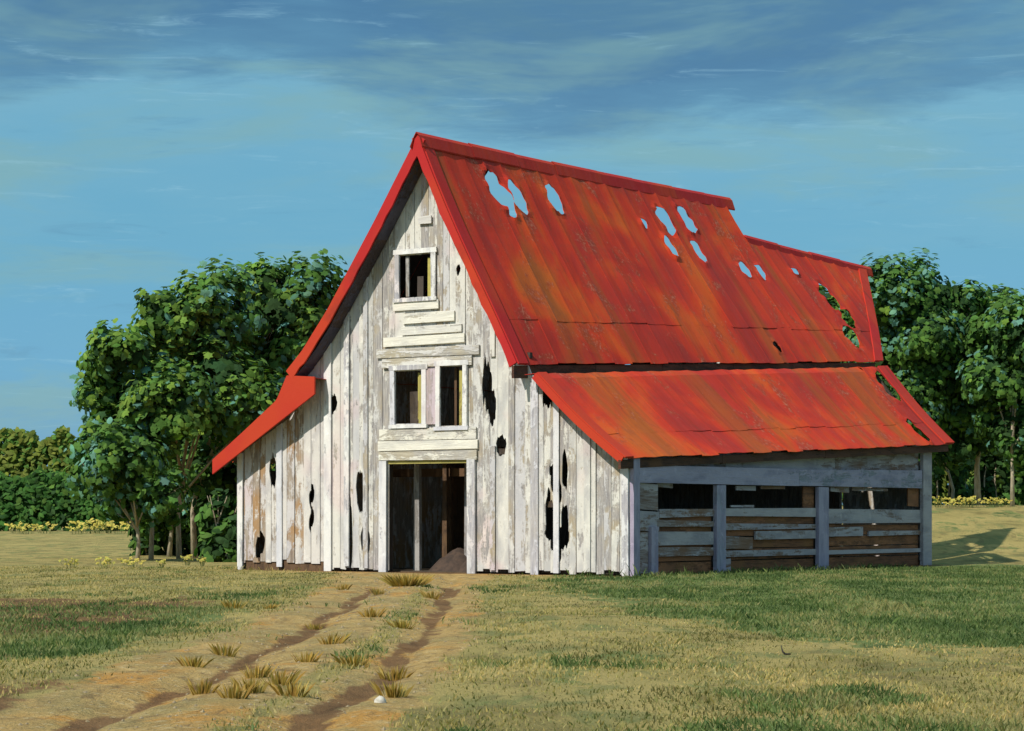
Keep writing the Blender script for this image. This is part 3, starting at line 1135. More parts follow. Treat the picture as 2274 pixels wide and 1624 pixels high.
for (x, wd, z0, mat) in ((-13.68, .20, 0.0, 'trim'), (-12.15, .2, .1, 'trim'), (-10.32, .26, 0, 'trim'), (-9.62, .18, .15, 'trim'), (-8.92, .16, .1, 'white'),
                         (-4.45, .16, .1, 'white'), (-3.05, .24, 0, 'trim'), (-2.35, .18, .05, 'trim'), (-1.35, .2, .1, 'white'), (-0.14, .2, 0, 'trim')):
    zt = min(soffit(x - wd / 2), soffit(x + wd / 2)) - 0.02
    if x == -4.45:
        batten(x - wd / 2, x + wd / 2, 5.95, zt, mat=mat)
        batten(x - wd / 2, x + wd / 2, z0, 3.5, mat=mat)
    else:
        batten(x - wd / 2, x + wd / 2, z0, zt, mat=mat)
# level boards: band under the windows, boards above, girt of the shed
for (x0, x1, z0, z1) in ((-8.42, -4.98, 3.16, 3.40), (-8.45, -4.95, 3.42, 3.70), (-8.40, -5.0, 3.72, 4.03), (-8.3, -5.15, 5.76, 6.02), (-8.5, -4.9, 6.05, 6.30),
                         (-8.25, -5.4, 6.36, 6.62), (-7.6, -5.5, 6.66, 6.90), (-7.55, -5.75, 6.98, 7.28), (-7.9, -6.3, 7.36, 7.60), (-7.0, -6.55, 9.75, 9.95)):
    MB().hexa([(x0, -.07, z0), (x1, -.07, z0 + R.uniform(-.03, .03)), (x1, -.02, z0), (x0, -.02, z0), (x0, -.07, z1), (x1, -.07, z1 + R.uniform(-.03, .03)), (x1, -.02, z1), (x0, -.02, z1)]).build('level_board', M['white_h'], front_wall)


def window(x0, x1, z0, z1, mull=None):
    wn = empty('window', parent=barn)
    batten(x0 - .16, x0, z0 - .02, z1 + .02, -.085, .06, 'trim', 'frame', wn, True)
    batten(x1, x1 + .16, z0 - .02, z1 + .02, -.085, .06, 'trim', 'frame', wn, True)
    batten(x0 - .2, x1 + .2, z1 + .025, z1 + .16, -.09, .06, 'trim', 'frame', wn, True)
    batten(x0 - .2, x1 + .2, z0 - .13, z0 - .025, -.11, .09, 'trim', 'sill', wn, True)
    batten(x1 - .20, x1 - .02, z0, z1 - .1, 0.06, .05, 'ochre', 'jamb', wn, True)
    return wn


w0 = window(*openings[0])
batten(-7.52, -7.40, 7.75, 8.88, .02, .04, 'greypost', 'broken_slat', w0)
batten(-7.12, -6.92, 7.72, 8.30, .05, .04, 'inner', 'broken_slat', w0)
w1 = window(*openings[1])
batten(-7.62, -7.28, 4.2, 5.1, .35, .04, 'inner', 'broken_slat', w1)
batten(-7.14, -7.08, 4.3, 5.6, .1, .04, 'ochre', 'broken_slat', w1)
w2 = window(*openings[2])
batten(-6.02, -5.94, 4.1, 5.7, .3, .04, 'brown', 'broken_slat', w2)
batten(-6.74, -6.40, 4.14, 5.70, -.06, .04, 'pinkish', 'mullion_board', front_wall)

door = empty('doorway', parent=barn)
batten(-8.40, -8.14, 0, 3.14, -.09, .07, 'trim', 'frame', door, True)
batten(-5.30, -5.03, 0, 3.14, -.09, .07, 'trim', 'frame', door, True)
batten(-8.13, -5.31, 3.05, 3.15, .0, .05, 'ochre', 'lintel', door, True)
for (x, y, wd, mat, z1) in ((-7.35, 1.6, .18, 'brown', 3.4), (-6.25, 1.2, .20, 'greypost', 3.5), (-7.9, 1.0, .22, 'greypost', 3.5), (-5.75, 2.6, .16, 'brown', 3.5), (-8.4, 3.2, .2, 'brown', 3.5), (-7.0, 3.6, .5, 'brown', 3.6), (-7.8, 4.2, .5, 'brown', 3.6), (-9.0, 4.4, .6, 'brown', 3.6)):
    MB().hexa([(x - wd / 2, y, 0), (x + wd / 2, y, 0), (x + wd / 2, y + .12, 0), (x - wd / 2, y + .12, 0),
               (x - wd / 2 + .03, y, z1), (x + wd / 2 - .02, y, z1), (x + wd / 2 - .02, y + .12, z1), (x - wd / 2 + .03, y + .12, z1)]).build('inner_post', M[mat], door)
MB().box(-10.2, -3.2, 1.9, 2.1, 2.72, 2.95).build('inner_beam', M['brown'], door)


# ---------------- shed side wall, open above boards
side = MB()
side.box(-0.20, -0.12, 0.3, 17.4, 0.0, 0.16)
side_wall = side.build('side_wall', M['brown_h'], barn)


def sbox(name, x0, x1, y0, y1, z0, z1, mat, wob=0.02, parent=None, z1b=None):
    w_ = lambda: R.uniform(-wob, wob)
    z1b = z1 if z1b is None else z1b
    a, b, c, d = z0 + w_(), z0 + w_(), z1 + w_(), z1b + w_()
    return MB().hexa([(x0, y0, a), (x1, y0, a), (x1, y1, b), (x0, y1, b), (x0, y0, c), (x1, y0, c), (x1, y1, d), (x0, y1, d)]).build(name, M[mat], parent or side_wall)


def eave_under(y):
    return lean_roof(0.955, y).z - 0.07


for (y, wd, mat) in ((0.16, .30, 'violet'), (1.05, .34, 'violet'), (4.52, .50, 'violet'), (10.50, .62, 'violet'), (17.50, .62, 'grey_h')):
    zt = 2.5 if y == 1.05 else (2.44 if wd in (.5, .62) and y < 17 else eave_under(y) - .02)
    if y == 1.05:
        zt = 1.3
    sbox('post', -0.02, 0.10, y - wd / 2, y + wd / 2, -0.05, zt, mat, 0.01)
# header beam and pale board above it
sbox('header_beam', -0.05, 0.085, 0.33, 9.0, 2.46, 2.93, 'violet_h', 0.01, None, 2.96)
sbox('header_beam', -0.05, 0.08, 9.02, 17.15, 2.47, 2.95, 'violet_h', 0.01, None, 3.05)
for (ya, yb) in ((0.33, 5.0), (5.02, 11.5), (11.52, 17.15)):
    z0a = 2.96 if ya < 9 else 3.0
    sbox('fascia_board', -0.12, -0.055, ya, yb, 2.80, eave_under(ya), 'grey_h', 0.0, None, eave_under(yb))
bays = [(0.36, 4.26), (4.79, 10.17), (10.83, 17.17)]
for bi, (ya, yb) in enumerate(bays):
    # brown lining that shows through the gaps
    for (z0, z1) in ((0.03, 0.33), (0.36, 0.66), (0.69, 0.99), (1.02, 1.32), (1.35, 1.66)):
        sbox('lining_board', -0.11, -0.075, ya, yb, z0, z1, 'brown_h', 0.012)
# grey boards, broken short here and there
for (ya, yb, z0, z1) in [
    (0.4, 1.35, 1.75, 2.44), (0.36, 1.4, 1.2, 1.72), (0.36, 0.85, .05, 1.17), (1.42, 4.26, 1.56, 1.80), (1.3, 4.26, 1.30, 1.46), (1.3, 4.26, 0.78, 1.16), (1.28, 4.26, 0.48, 0.74),
    (4.79, 10.17, 1.58, 1.80), (4.79, 10.17, 1.20, 1.36), (6.6, 10.17, 0.92, 1.17), (4.79, 6.4, 0.66, 1.0), (4.79, 10.17, 0.42, 0.62), (4.79, 5.2, .05, .40),
    (10.83, 17.17, 1.36, 1.80), (10.83, 13.2, 0.95, 1.25), (13.6, 17.17, 0.98, 1.1), (10.83, 17.17, 0.42, 0.56)]:
    sbox('board', -0.045 + R.uniform(-.01, .0), 0.0 + R.uniform(0, .02), ya, yb, z0, z1, 'grey_h', 0.03)
# shreds of board left in the openings
for (ya, yb, z0, z1) in [(1.4, 2.2, 2.36, 2.46), (5.6, 6.7, 2.30, 2.45), (7.0, 8.4, 2.36, 2.45), (11.2, 12.4, 2.3, 2.46), (12.6, 15.0, 2.36, 2.46), (16.4, 17.15, 1.9, 2.46), (9.5, 10.15, 1.82, 2.45), (5.3, 6.6, 1.82, 1.88)]:
    sbox('broken_board', -0.09, -0.05, ya, yb, z0, z1, 'brown_h' if yb - ya < .8 else 'grey_h', 0.03)

# ---------------- walls that close the barn
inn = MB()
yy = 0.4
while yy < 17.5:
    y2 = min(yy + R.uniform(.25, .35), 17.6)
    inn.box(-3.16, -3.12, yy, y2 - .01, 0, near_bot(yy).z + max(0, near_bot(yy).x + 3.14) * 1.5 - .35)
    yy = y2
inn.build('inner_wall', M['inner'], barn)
lw = MB()
yy = 0.1
while yy < 17.5:
    y2 = min(yy + R.uniform(.25, .35), 17.6)
    lw.box(-13.76, -13.72, yy, y2 - .006, 0, 2.95)
    lw.box(-10.42, -10.38, yy + .3, y2 + .29, 0, 6.5)
    yy = y2
lw.build('left_wall', M['lean_white'], barn)
bw = MB()
x = -13.7
while x < -3.1:
    x2 = min(x + .3, -3.1)
    zt = soffit((x + x2) / 2)
    bw.box(x, x2 - .008, 17.7, 17.74, 0, min(zt, 8.2 if -9.0 < x < -4 else zt) - .1)
    x = x2
x = -3.05
while x < -0.1:
    x2 = min(x + .3, -0.05)
    bw.box(x, x2 - .004, 17.7, 17.74, 0, 3.35)
    x = x2
bw.build('rear_wall', M['white'], barn)
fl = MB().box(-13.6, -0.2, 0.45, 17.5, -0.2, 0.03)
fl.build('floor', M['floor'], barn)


# heap of earth and rubble just inside the door
def mound(name, loc, rx, ry, rz, mat, seed, n=14, m=6, rough=0.22, parent=None):
    V = [(0, 0, rz)]
    for j in range(1, m + 1):
        t = j / m
        for i in range(n):
            a = 2 * pi * i / n
            q = 1 + rough * noise.noise(Vector((cos(a) * 1.7 + seed, sin(a) * 1.7, t * 2.0)))
            z = rz * (1 - t * t) * (1 + rough * noise.noise(Vector((cos(a) * 2 + seed, sin(a) * 2, t * 3 + 5))))
            V.append((rx * t * q * cos(a), ry * t * q * sin(a), z if j < m else -0.06))
    Fc = [(0, 1 + i, 1 + (i + 1) % n) for i in range(n)]
    for j in range(m - 1):
        for i in range(n):
            a, b = 1 + j * n + i, 1 + j * n + (i + 1) % n
            Fc.append((a, a + n, b + n, b))
    o = mesh_obj(name, V, Fc, mat, parent, True)
    o.location = loc
    return o


def loc_w(x, y, z=0.0):
    return A + EX * x + EY * y + Vector((0, 0, z))


def on_ground(px, py):
    Y = 1.6 * 5400 / (py - 1145)
    for _ in range(6):
        X = (px - 1137) * Y / 5400
        Y = (1.6 - terrain(X, Y)) * 5400 / (py - 1145)
    return Vector(((px - 1137) * Y / 5400, Y, terrain((px - 1137) * Y / 5400, Y)))


tag(mound('dirt_heap', loc_w(-6.6, 1.5, .03), 1.0, .8, .62, M['brown_earth'], 1.0), 'low brown heap of dirt just inside the dark barn doorway', 'dirt heap')
tag(mound('dirt_heap', loc_w(-5.75, 0.95, .03), .55, .5, .42, M['brown_earth'], 4.0), 'smaller reddish dirt heap by the right jamb of the doorway', 'dirt heap')

# ------------------------------------------------------------------ foliage
LEAF_SHAPE = [(0, -1.0), (0.42, -0.62), (0.95, -0.45), (0.72, 0.05), (0.9, 0.5), (0.36, 0.55), (0.05, 1.0), (-0.35, 0.52), (-0.9, 0.45), (-0.68, 0.0), (-0.9, -0.5), (-0.4, -0.6)]
OVAL = [(0, -1.0), (0.45, -0.5), (0.55, 0.1), (0.3, 0.7), (0, 1.0), (-0.3, 0.7), (-0.55, 0.1), (-0.45, -0.5)]


class Leaves:
    def __init__(self):
        self.v = []
        self.f = []
        self.c = []

    def leaf(self, p, nrm, size, col, shape, roll, bend=0.25, stretch=1.0):
        nrm = nrm.normalized()
        up = Vector((0, 0, 1)) if abs(nrm.z) < 0.9 else Vector((0, 1, 0))
        a = up.cross(nrm).normalized()
        b = nrm.cross(a)
        ca, sa = cos(roll), sin(roll)
        u, v = a * ca + b * sa, b * ca - a * sa
        base = len(self.v)
        self.v.append(p)
        for (x, y) in shape:
            self.v.append(p + (u * x + v * (y * stretch) - nrm * (bend * (x * x + 0.5 * y * y))) * size)
        n = len(shape)
        for i in range(n):
            self.f.append((base, base + 1 + i, base + 1 + (i + 1) % n))
        self.c += [col] * (n + 1)

    def build(self, name, parent, mat=None):
        o = mesh_obj(name, self.v, self.f, mat or M['leaf'], parent)
        at_ = o.data.color_attributes.new('tone', 'FLOAT_COLOR', 'POINT')
        at_.data.foreach_set('color', [q for c in self.c for q in (*c, 1.0)])
        return o


def jitter(c, r, a=0.25):
    k = 1 + r.uniform(-a, a)
    return (c[0] * k * (1 + r.uniform(-.12, .12)), c[1] * k, c[2] * k * (1 + r.uniform(-.15, .15)))


TEAL = (0.140, 0.310, 0.225)
MID = (0.100, 0.205, 0.042)
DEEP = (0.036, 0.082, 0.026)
YEL = (0.190, 0.315, 0.052)


def crown(name, lobes, parent, seed, density=62, size=(0.10, 0.215), pal=((TEAL, .27), (MID, .34), (YEL, .20), (DEEP, .19)), shape=None, origin=Vector((0, 0, 0))):
    r = random.Random(seed)
    L = Leaves()
    for (c, rad) in lobes:
        c = Vector(c) - origin
        area = rad.x * rad.z + rad.x * rad.y + rad.y * rad.z
        # sub-clumps on the lobe so the outline breaks up
        clumps = []
        for _ in range(int(area * 2.1) + 9):
            d = Vector((r.gauss(0, 1), r.gauss(0, 1), r.gauss(0, 1))).normalized()
            q = r.uniform(0.60, 1.02)
            clumps.append((c + Vector((d.x * rad.x, d.y * rad.y, d.z * rad.z)) * q, r.uniform(0.45, 0.85) * min(1.0, rad.x / 1.3), d))
        for (cc, cr, d) in clumps:
            tone = r.random()
            for _ in range(int(density * cr * cr * 2.0) + 5):
                e = Vector((r.gauss(0, 1), r.gauss(0, 1), r.gauss(0, 1))).normalized()
                p = cc + e * cr * (r.random() ** 0.4)
                t = (tone * 0.55 + r.random() * 0.45)
                acc = 0
                for (pc, wgt) in pal:
                    acc += wgt
                    if t <= acc or pc is pal[-1][0]:
                        break
                nrm = (e * 0.7 + d * 0.7 + Vector((0, -0.25, 0.45)) + Vector((r.gauss(0, .35), r.gauss(0, .35), r.gauss(0, .35))))
                L.leaf(p, nrm, r.uniform(*size), jitter(pc, r), shape or (LEAF_SHAPE if r.random() < .35 else OVAL), r.uniform(0, 6.28), r.uniform(.1, .45))
        for _ in range(int(area * 8)):      # sparse inner leaves, all deep green to put shade inside the foliage
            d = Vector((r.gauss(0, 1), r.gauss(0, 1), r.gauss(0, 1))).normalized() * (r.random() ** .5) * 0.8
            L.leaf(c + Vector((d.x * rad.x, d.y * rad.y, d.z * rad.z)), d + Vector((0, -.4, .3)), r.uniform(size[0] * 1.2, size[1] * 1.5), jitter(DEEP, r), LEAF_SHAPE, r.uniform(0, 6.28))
    return L.build(name, parent)


def tree(label, trunk_px, Y, lobes_px, seed, group, trunk_r=0.11, pal=None, size=(0.10, 0.215), density=62, name='tree'):
    base_x = (trunk_px - 1137) * Y / 5400
    base = Vector((base_x, Y, terrain(base_x, Y)))
    root = empty(name, base)
    tag(root, label, 'tree', group)
    r = random.Random(seed)
    lobes = []
    for (px, py, rp, *rest) in lobes_px:
        dY = rest[0] if rest else r.uniform(-1.2, 1.2)
        c = at(px, py, Y + dY)
        rad = rp * Y / 5400
        lobes.append((c, Vector((rad, rad * 1.0, rad))))
    mb = MB()
    top = max((c.z - base.z) for c, q in lobes) * 0.62
    cx_ = sum(c.x - base.x for c, q in lobes) / len(lobes)
    pts = [Vector((0, 0, -0.15)), Vector((r.uniform(-.1, .1), 0, top * .28)), Vector((cx_ * .08 + r.uniform(-.08, .08), r.uniform(-.2, .2), top * .6)), Vector((cx_ * .6, r.uniform(-.2, .2), top))]
    mb.tube(pts, [trunk_r * 1.45, trunk_r, trunk_r * .8, trunk_r * .35], 8)
    for (c, q) in lobes:
        st = pts[1].lerp(pts[2], r.uniform(.3, 1.0))
        e = c - base
        md = st.lerp(e, .5) + Vector((r.uniform(-.3, .3), r.uniform(-.3, .3), r.uniform(-.1, .4)))
        mb.tube([st, md, e], [trunk_r * .6, trunk_r * .42, trunk_r * .15], 6)
        for _ in range(3):
            d = Vector((r.gauss(0, 1), r.gauss(0, 1), r.gauss(0, .8))).normalized() * q.x * .8
            mb.tube([md.lerp(e, .6), e + d * .5, e + d], [trunk_r * .25, trunk_r * .16, trunk_r * .06], 5)
    mb.build('trunk', M['bark'], root, True)
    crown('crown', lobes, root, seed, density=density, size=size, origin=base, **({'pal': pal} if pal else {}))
    return root


GL = 'trees of the grove left of the barn'
tree('tall tree of the left grove rising behind the red roof edge', 432, 92, [(620, 700, 105), (690, 640, 78), (560, 790, 110), (690, 760, 90), (590, 640, 66), (640, 860, 100)], 11, GL, .10)
tree('left grove tree whose crown slopes up beneath the tall one', 398, 89, [(440, 720, 96), (500, 680, 80), (390, 800, 100), (480, 860, 105), (360, 700, 62), (560, 930, 95)], 12, GL, .085)
tree('outermost tree on the left edge of the grove beside the barn', 335, 87, [(270, 790, 72), (320, 860, 95), (240, 880, 66), (215, 830, 48), (250, 960, 70), (340, 950, 80), (390, 900, 80), (300, 1000, 70)], 13  , GL, .075)
tree('low bluish green tree at the foot of the left grove', 305, 85, [(270, 1030, 80), (225, 1000, 56), (300, 1085, 66), (250, 1095, 50), (365, 1100, 56), (200, 1050, 44)], 14, GL, .07,
     pal=((TEAL, .42), (MID, .34), (DEEP, .10), (YEL, .14)))
tree('inner dark tree between the low bluish one and the barn', 375, 94, [(430, 980, 100), (500, 1040, 90), (390, 1080, 80), (460, 900, 90), (540, 980, 70), (490, 1120, 70), (420, 1130, 62), (340, 1120, 58), (540, 1130, 60)], 15, GL, .08,
     pal=((DEEP, .55), (MID, .30), (TEAL, .08), (YEL, .07)))
GRR = 'trees behind the barn on the right'
tree('right hand tree touching the rear roof corner, pale crown top', 2000, 106, [(1985, 665, 80), (2045, 650, 66), (2000, 760, 85), (1960, 620, 42), (2060, 740, 72), (2040, 840, 80), (2075, 820, 70), (2100, 720, 50), (2010, 900, 75)], 21, GRR, .09,
     pal=((DEEP, .30), (MID, .32), (TEAL, .26), (YEL, .12)))
tree('broad right hand tree with the thickest tan trunk', 2172, 108, [(2150, 720, 76), (2120, 800, 84), (2190, 800, 88), (2100, 900, 84), (2180, 900, 80), (2150, 660, 40), (2200, 720, 60), (2140, 960, 70), (2220, 960, 60)], 22, GRR, .12,
     pal=((DEEP, .40), (MID, .36), (TEAL, .14), (YEL, .10)))
tree('dark tree cut by the right edge of the view', 2248, 104, [(2235, 725, 70), (2262, 810, 86), (2235, 900, 80), (2285, 735, 72), (2270, 960, 66), (2210, 840, 70)], 23, GRR, .075,
     pal=((DEEP, .45), (MID, .35), (TEAL, .12), (YEL, .08)))
tree('slim right hand tree just past the shed corner', 2112, 112, [(2060, 920, 74), (2110, 960, 66), (2040, 1000, 50)], 24, GRR, .07,
     pal=((DEEP, .4), (MID, .45), (TEAL, .1), (YEL, .05)))
tree('dark tree filling the gap between the right hand crowns', 2205, 120, [(2080, 720, 80), (2110, 850, 110), (2220, 800, 100), (2060, 950, 90), (2180, 960, 90), (2270, 880, 90), (2200, 700, 60), (2270, 990, 70)], 26, GRR, .09,
     pal=((DEEP, .62), (MID, .28), (TEAL, .06), (YEL, .04)))
tree('tree hidden behind the rear roof and seen through its holes', 1900, 118, [(1835, 690, 62), (1880, 735, 84), (1900, 830, 100), (1960, 880, 90), (1830, 820, 90), (2010, 960, 80), (1950, 770, 70)], 25, GRR, .13)


def shrub(label, px0, px1, py_top, py_bot, Y, seed, group, cat='shrub', pal=((DEEP, .5), (MID, .4), (TEAL, .1)), size=(.14, .26), density=24):
    x0, x1 = (px0 - 1137) * Y / 5400, (px1 - 1137) * Y / 5400
    r = random.Random(seed)
    gx = (x0 + x1) / 2
    base = Vector((gx, Y, terrain(gx, Y)))
    root = empty('shrub', base)
    tag(root, label, cat, group)
    h = 1.6 + (1145 - py_top) * Y / 5400 - base.z
    lobes = []
    n = max(2, int((x1 - x0) / 0.9))
    for i in range(n):
        x = x0 + (x1 - x0) * (i + .5) / n
        hh = h * r.uniform(.75, 1.0)
        for z in frange(0.45, hh - .4, .75):
            lobes.append((Vector((x, Y + r.uniform(-.4, .4), base.z + z)), Vector((.62, .55, .62))))
    mb = MB()
    for i in range(5):
        a = Vector((r.uniform(x0 - gx, x1 - gx) * .8, r.uniform(-.3, .3), -.05))
        mb.tube([a, a + Vector((r.uniform(-.2, .2), 0, h * .4)), a + Vector((r.uniform(-.4, .4), 0, h * .8))], [.05, .035, .012], 5)
    mb.build('stem', M['bark'], root)
    crown('foliage', lobes, root, seed, density=density, size=size, pal=pal, shape=OVAL, origin=base)
    return root


shrub('tall dark green thicket against the left corner of the barn', 455, 560, 1060, 1240, 84, 31, None, 'thicket')
shrub('dark thicket behind the thin trunks of the left grove', 295, 470, 1090, 1235, 96, 32, None, 'thicket')
shrub('dark green thicket behind the shed corner on the right', 2040, 2160, 960, 1120, 116, 33, None, 'thicket')
shrub('dark green thicket under the trees at the right edge', 2160, 2320, 960, 1120, 118, 34, None, 'thicket')


# far hedge and wood on the left: masses, not countable
def mass(name, label, x0, x1, Y, h0, h1, seed, pal, size, per):
    r = random.Random(seed)
    L = Leaves()
    n = int((x1 - x0) * per)
    for _ in range(n):
        x = r.uniform(x0, x1)
        zt = h0 + (h1 - h0) * (0.5 + 0.9 * noise.noise(Vector((x * 0.10, seed, 0))) + 0.8 * noise.noise(Vector((x * .33, seed, 3))) + .45 * noise.noise(Vector((x * 1.1, seed, 6))))
        q = r.random()
        z = terrain(x, Y) + zt * (q ** 0.7)
        y = Y + r.uniform(-2.5, 2.5) * (1 - .6 * q)
        t = r.random()
        acc = 0
        for (pc, wgt) in pal:
            acc += wgt
            if t <= acc:
                break
        L.leaf(Vector((x, y, z)), Vector((r.gauss(0, .5), -1 + r.gauss(0, .3), .6 + r.gauss(0, .4))), r.uniform(*size), jitter(pc, r), OVAL, r.uniform(0, 6.28), .3)
    o = L.build(name, None)
    return tag(o, label, name.split('_')[-1], kind='stuff')


OLV = (0.170, 0.210, 0.040)
GRN = (0.055, 0.140, 0.030)
mass('field_hedge', 'long dark green hedge across the far side of the left field', -60, 14, 152, 2.8, 4.0, 41, ((GRN, .7), (DEEP, .15), (MID, .15)), (.13, .3), 420)
mass('far_wood', 'olive green wood beyond the hedge on the left', -85, 70, 205, 6.2, 8.8, 42, ((OLV, .7), (MID, .3)), (.2, .42), 420)


# ------------------------------------------------------------------ grass
def build_grass():
    r = random.Random(5)
    V, Fc, C = [], [], []

    def blade(x, y, h, wd, col, lean):
        z = terrain(x, y) - 0.01
        b = len(V)
        a = r.uniform(0, 6.28)
        ux, uy = cos(a) * wd, sin(a) * wd
        lx, ly = r.gauss(0, lean) * h, r.gauss(0, lean) * h
        V.extend([(x - ux, y - uy, z), (x + ux, y + uy, z), (x + lx * .4 + ux * .7, y + ly * .4 + uy * .7, z + h * .6), (x + lx, y + ly, z + h)])
        Fc.extend([(b, b + 1, b + 2), (b, b + 2, b + 3)])
        C.extend([col] * 4)
    n = 0
    tries = 0
    while n < 175000 and tries < 480000:
        tries += 1
        # even cover of the picture: nearer ground gets more blades per metre
        q = r.random()
        Y = 15.5 + 60 * q ** 1.5
        half = Y * 0.225 + 2.0
        X = r.uniform(-half, half)
        p = Vector((X, Y, 0)) - A
        lx, ly = p.dot(EX), p.dot(EY)
        if -13.9 < lx < 0.1 and ly > -0.12:
            continue
        tr, gr, br = cover(X, Y)
        patch = noise.noise(Vector((X * 0.45, Y * 0.25, 1.3))) * .75 + noise.noise(Vector((X * 1.7, Y * .8, 5.3))) * .45
        if r.random() < (tr - patch * .45) * 1.2 - 0.04 + (0.25 if br > .5 else 0):
            continue
        if gr < .6 and r.random() < 0.42 - patch * .6:
            continue
        g = gr + patch * .55
        if g > 0.50:
            q_ = 1.6 * noise.noise(Vector((X * .55, Y * .24, 21.0))) + 1.1 * noise.noise(Vector((X * 2.0, Y * .8, 2.0))) + r.uniform(-.45, .45)
            col = jitter((.075, .115, .034) if q_ < -.35 else (.112, .158, .046) if q_ < .1 else (.165, .200, .066) if q_ < .5 else (.26, .245, .095), r, .16)
            h = r.uniform(.04, .10)
        else:
            q_ = 1.5 * noise.noise(Vector((X * .5, Y * .22, 31.0))) + 1.0 * noise.noise(Vector((X * 1.8, Y * .7, 12.0))) + r.uniform(-.5, .5)
            col = jitter((.185, .165, .060) if q_ < -.5 else (.26, .235, .085) if q_ < -.1 else (.36, .295, .105) if q_ < .45 else (.44, .345, .135), r, .18)
            h = r.uniform(.025, .07)
        if lx > 0.1 and lx < 0.9 and -0.5 < ly < 18:
            h *= 2.0
        clump = noise.noise(Vector((X * 3.3, Y * 2.2, 8.8)))
        if clump > .18:
            h *= 1.0 + 1.6 * (clump - .18)
        if r.random() < .006:
            h *= 1.7
        if -13.9 < lx < 0.6 and -0.7 < ly < -.1 and abs(lx + 6.7) > 1.8 and r.random() < .5:
            h *= 2.6
        if Y < 30:
            h = min(h, .075 + .003 * (Y - 15))
        k_ = 0.5 + Y / 55.0
        blade(X, Y, h * (0.8 + .25 * patch), 0.007 * k_ + .003, col, .45)
        n += 1
    o = mesh_obj('grass', V, Fc, M['blade'])
    at_ = o.data.color_attributes.new('tone', 'FLOAT_COLOR', 'POINT')
    at_.data.foreach_set('color', [q for c in C for q in (*c, 1.0)])
    tag(o, 'short green and dry grass covering the field round the track', 'grass', kind='stuff')


build_grass()


def tuft_mesh(name, seed, n, h, spread, pal, wd=.012):
    r = random.Random(seed)
    V, Fc, C = [], [], []
    for _ in range(n):
        a, d = r.uniform(0, 6.28), r.random() * spread
        x, y = cos(a) * d, sin(a) * d
        hh = h * r.uniform(.55, 1.0)
        b = len(V)
        t = r.uniform(0, 3.14)
        ux, uy = cos(t) * wd, sin(t) * wd
        lx, ly = x * 1.1 + r.gauss(0, .1) * h, y * 1.1 + r.gauss(0, .1) * h
        V += [(x - ux, y - uy, -.02), (x + ux, y + uy, -.02), (x + lx * .5 + ux * .8, y + ly * .5 + uy * .8, hh * .6), (x + lx, y + ly, hh)]
        Fc += [(b, b + 1, b + 2), (b, b + 2, b + 3)]
        C += [jitter(pal[r.randrange(len(pal))], r, .2)] * 4
    me = bpy.data.meshes.new(name)
    me.from_pydata(V, [], Fc)
    me.materials.append(M['blade'])
    at_ = me.color_attributes.new('tone', 'FLOAT_COLOR', 'POINT')
    at_.data.foreach_set('color', [q for c in C for q in (*c, 1.0)])
    return me


ORD = 'first second third fourth fifth sixth seventh eighth ninth tenth eleventh twelfth thirteenth fourteenth fifteenth sixteenth seventeenth eighteenth nineteenth twentieth twenty-first twenty-second'.split()
gold = [tuft_mesh('golden_grass_tuft', s, 60, .17, .13, ((.38, .24, .05), (.30, .18, .035), (.44, .31, .09))) for s in range(3)]
for i, (px, py) in enumerate(sorted([(650, 1545), (875, 1548), (430, 1480), (500, 1455), (570, 1505), (620, 1520), (560, 1538), (520, 1550), (735, 1430), (825, 1370), (600, 1352), (520, 1352), (875, 1512), (680, 1470), (450, 1540), (895, 1395), (790, 1480), (700, 1400), (960, 1330), (840, 1320), (760, 1310)], key=lambda q: -q[1])):
    o = bpy.data.objects.new('golden_grass_tuft', gold[i % 3])
    COL.objects.link(o)
    o.location = on_ground(px, py)
    s = R.uniform(.6, 1.1)
    o.scale = (s, s, s * R.uniform(.8, 1.1))
    o.rotation_euler = (0, 0, R.uniform(0, 6.28))
    tag(o, '%s nearest tuft of golden dry grass on the dirt track' % ORD[i], 'grass tuft', 'golden grass tufts on the track')

sc_ = bpy.data.objects.new('straw_clump', tuft_mesh('straw_clump', 91, 420, .30, .34, ((.40, .27, .06), (.34, .21, .045), (.46, .33, .10)), .014))
COL.objects.link(sc_)
sc_.location = on_ground(905, 1302)
tag(sc_, 'golden ochre clump of straw on the track before the doorway', 'straw clump')

# yellow flowers along the field edges
def flower_parts(seed):
    r = random.Random(seed)
    L = Leaves()
    S = MB()
    for _ in range(16):
        p = Vector((r.gauss(0, .32), r.gauss(0, .2), r.uniform(.25, .62)))
        S.tube([Vector((p.x * .6, p.y * .6, -.05)), p], [.012, .008], 4, False)
        for q in range(3):
            L.leaf(p + Vector((r.gauss(0, .04), r.gauss(0, .04), r.gauss(0, .03))), Vector((r.gauss(0, .4), -.8, .7)), r.uniform(.06, .12), jitter((.46, .39, .08), r, .2), OVAL, r.uniform(0, 6), .3)
    return L, S


protos = []
spots = [(38, 1192), (60, 1190), (100, 1190), (170, 1186), (195, 1188), (215, 1188), (240, 1190), (265, 1190), (305, 1190), (350, 1190), (410, 1188), (160, 1262), (235, 1262), (285, 1258), (300, 1262), (358, 1262), (415, 1256), (448, 1258)]
fl_m = M['flower']
m_stem = plain_mat('flower_stem', (.08, .12, .03), (.12, .14, .04), 5)
for i in range(3):
    L, S = flower_parts(60 + i)
    root = empty('yellow_flower_clump')
    S.build('stem', m_stem, root)
    L.build('blossom', root, fl_m)
    protos.append(root)
used = [False] * 3


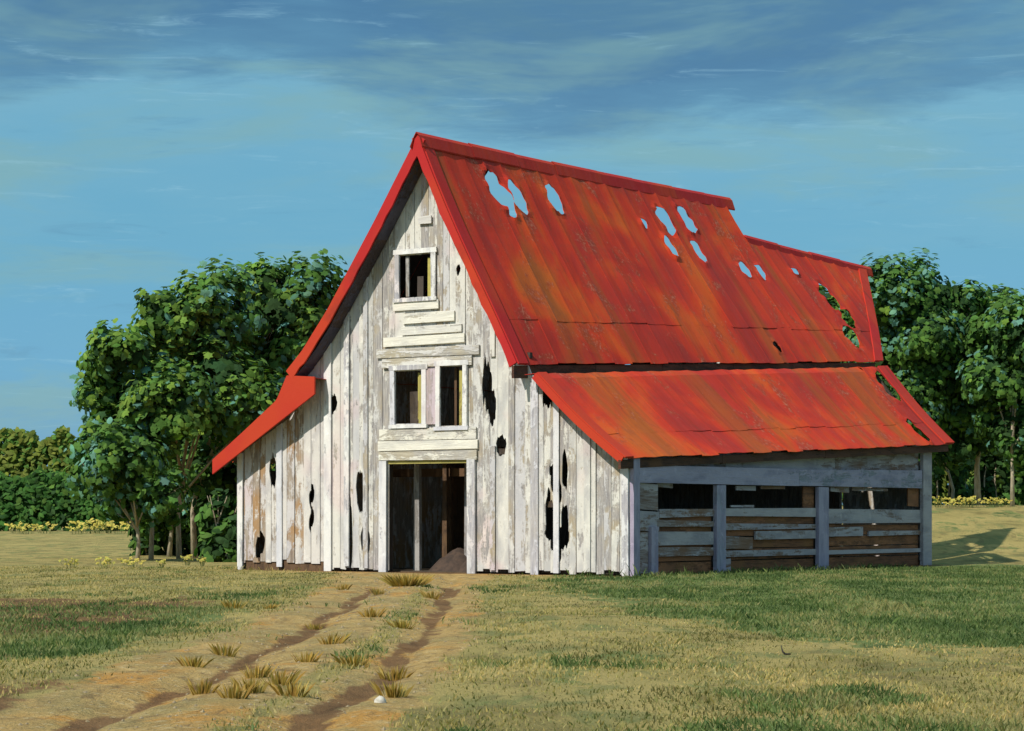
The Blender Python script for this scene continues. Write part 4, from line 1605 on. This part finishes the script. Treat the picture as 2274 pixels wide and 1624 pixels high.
def place_flower(loc, s, label, group):
    k_ = R.randrange(3)
    src = protos[k_]
    if used[k_]:
        o = src.copy()
        COL.objects.link(o)
        for ch in list(src.children):
            c_ = ch.copy()
            COL.objects.link(c_)
            c_.parent = o
    else:
        o = src
        used[k_] = True
    o.location = loc
    o.scale = (s, s, s)
    o.rotation_euler = (0, 0, R.uniform(-.5, .5))
    tag(o, label, 'flowers', group)


COUNT = {}


def ordinal(py):
    k_ = 'far' if 0 < py < 1220 else ('near' if py else 'right')
    COUNT[k_] = COUNT.get(k_, 0) + 1
    return ORD[COUNT[k_] - 1]


for (px, py) in sorted(spots):
    if py < 1220:
        Y = 138 + R.uniform(-3, 3)
        x = (px - 1137) * Y / 5400
        place_flower(Vector((x, Y, terrain(x, Y))), R.uniform(.75, 1.3), '%s clump of yellow flowers from the left along the far field edge' % ordinal(py), 'yellow flowers by the far hedge')
    else:
        g = on_ground(px, py)
        place_flower(g, R.uniform(.35, .55), '%s small clump of yellow flowers from the left before the grove' % ordinal(py), 'yellow flowers before the grove')
for px in (2085, 2110, 2125, 2140, 2155, 2170, 2200, 2215, 2230):
    Y = 103.0 + R.uniform(-1, 1)
    x = (px - 1137) * Y / 5400
    place_flower(Vector((x, Y, terrain(x, Y))), R.uniform(.4, .7), '%s clump of yellow flowers from the left below the right hand trees' % ordinal(0), 'yellow flowers on the right')

# small things on the ground
def pebbles():
    r = random.Random(77)
    mb = MB()
    for _ in range(600):
        Y = 15.5 + 48 * r.random() ** 1.4
        X = track_x(Y) + r.gauss(-.2, .85)
        q = r.uniform(.008, .024) * (1 + Y / 45) * .8
        z = terrain(X, Y)
        pts = []
        for (a, b, c_) in ((1, 0, 0), (0, 1, 0), (-1, 0, 0), (0, -1, 0), (0, 0, .8), (0, 0, -.4)):
            k_ = q * r.uniform(.7, 1.25)
            pts.append((X + a * k_, Y + b * k_, z + c_ * k_))
        mb.add(pts, [(0, 1, 4), (1, 2, 4), (2, 3, 4), (3, 0, 4), (1, 0, 5), (2, 1, 5), (3, 2, 5), (0, 3, 5)])
    tag(mb.build('gravel', M['grit']), 'loose grit and pebbles strewn along the dirt track', 'gravel', kind='stuff')


pebbles()
st = mound('stone', on_ground(845, 1560), .06, .055, .055, M['stone'], 9.0, 10, 5, .3)
tag(st, 'small pale stone at the bottom of the track', 'stone')
tw = MB().tube([(-.03, 0, .14), (0, 0, .05), (.05, 0, .012), (.16, .05, .012)], [.008, .016, .018, .01], 6).build('twig', M['twig'], None, True)
tw.location = on_ground(1738, 1455)
tw.scale = (.6, .6, .8)
tag(tw, 'short dark twig in the pale grass below the turf', 'twig')
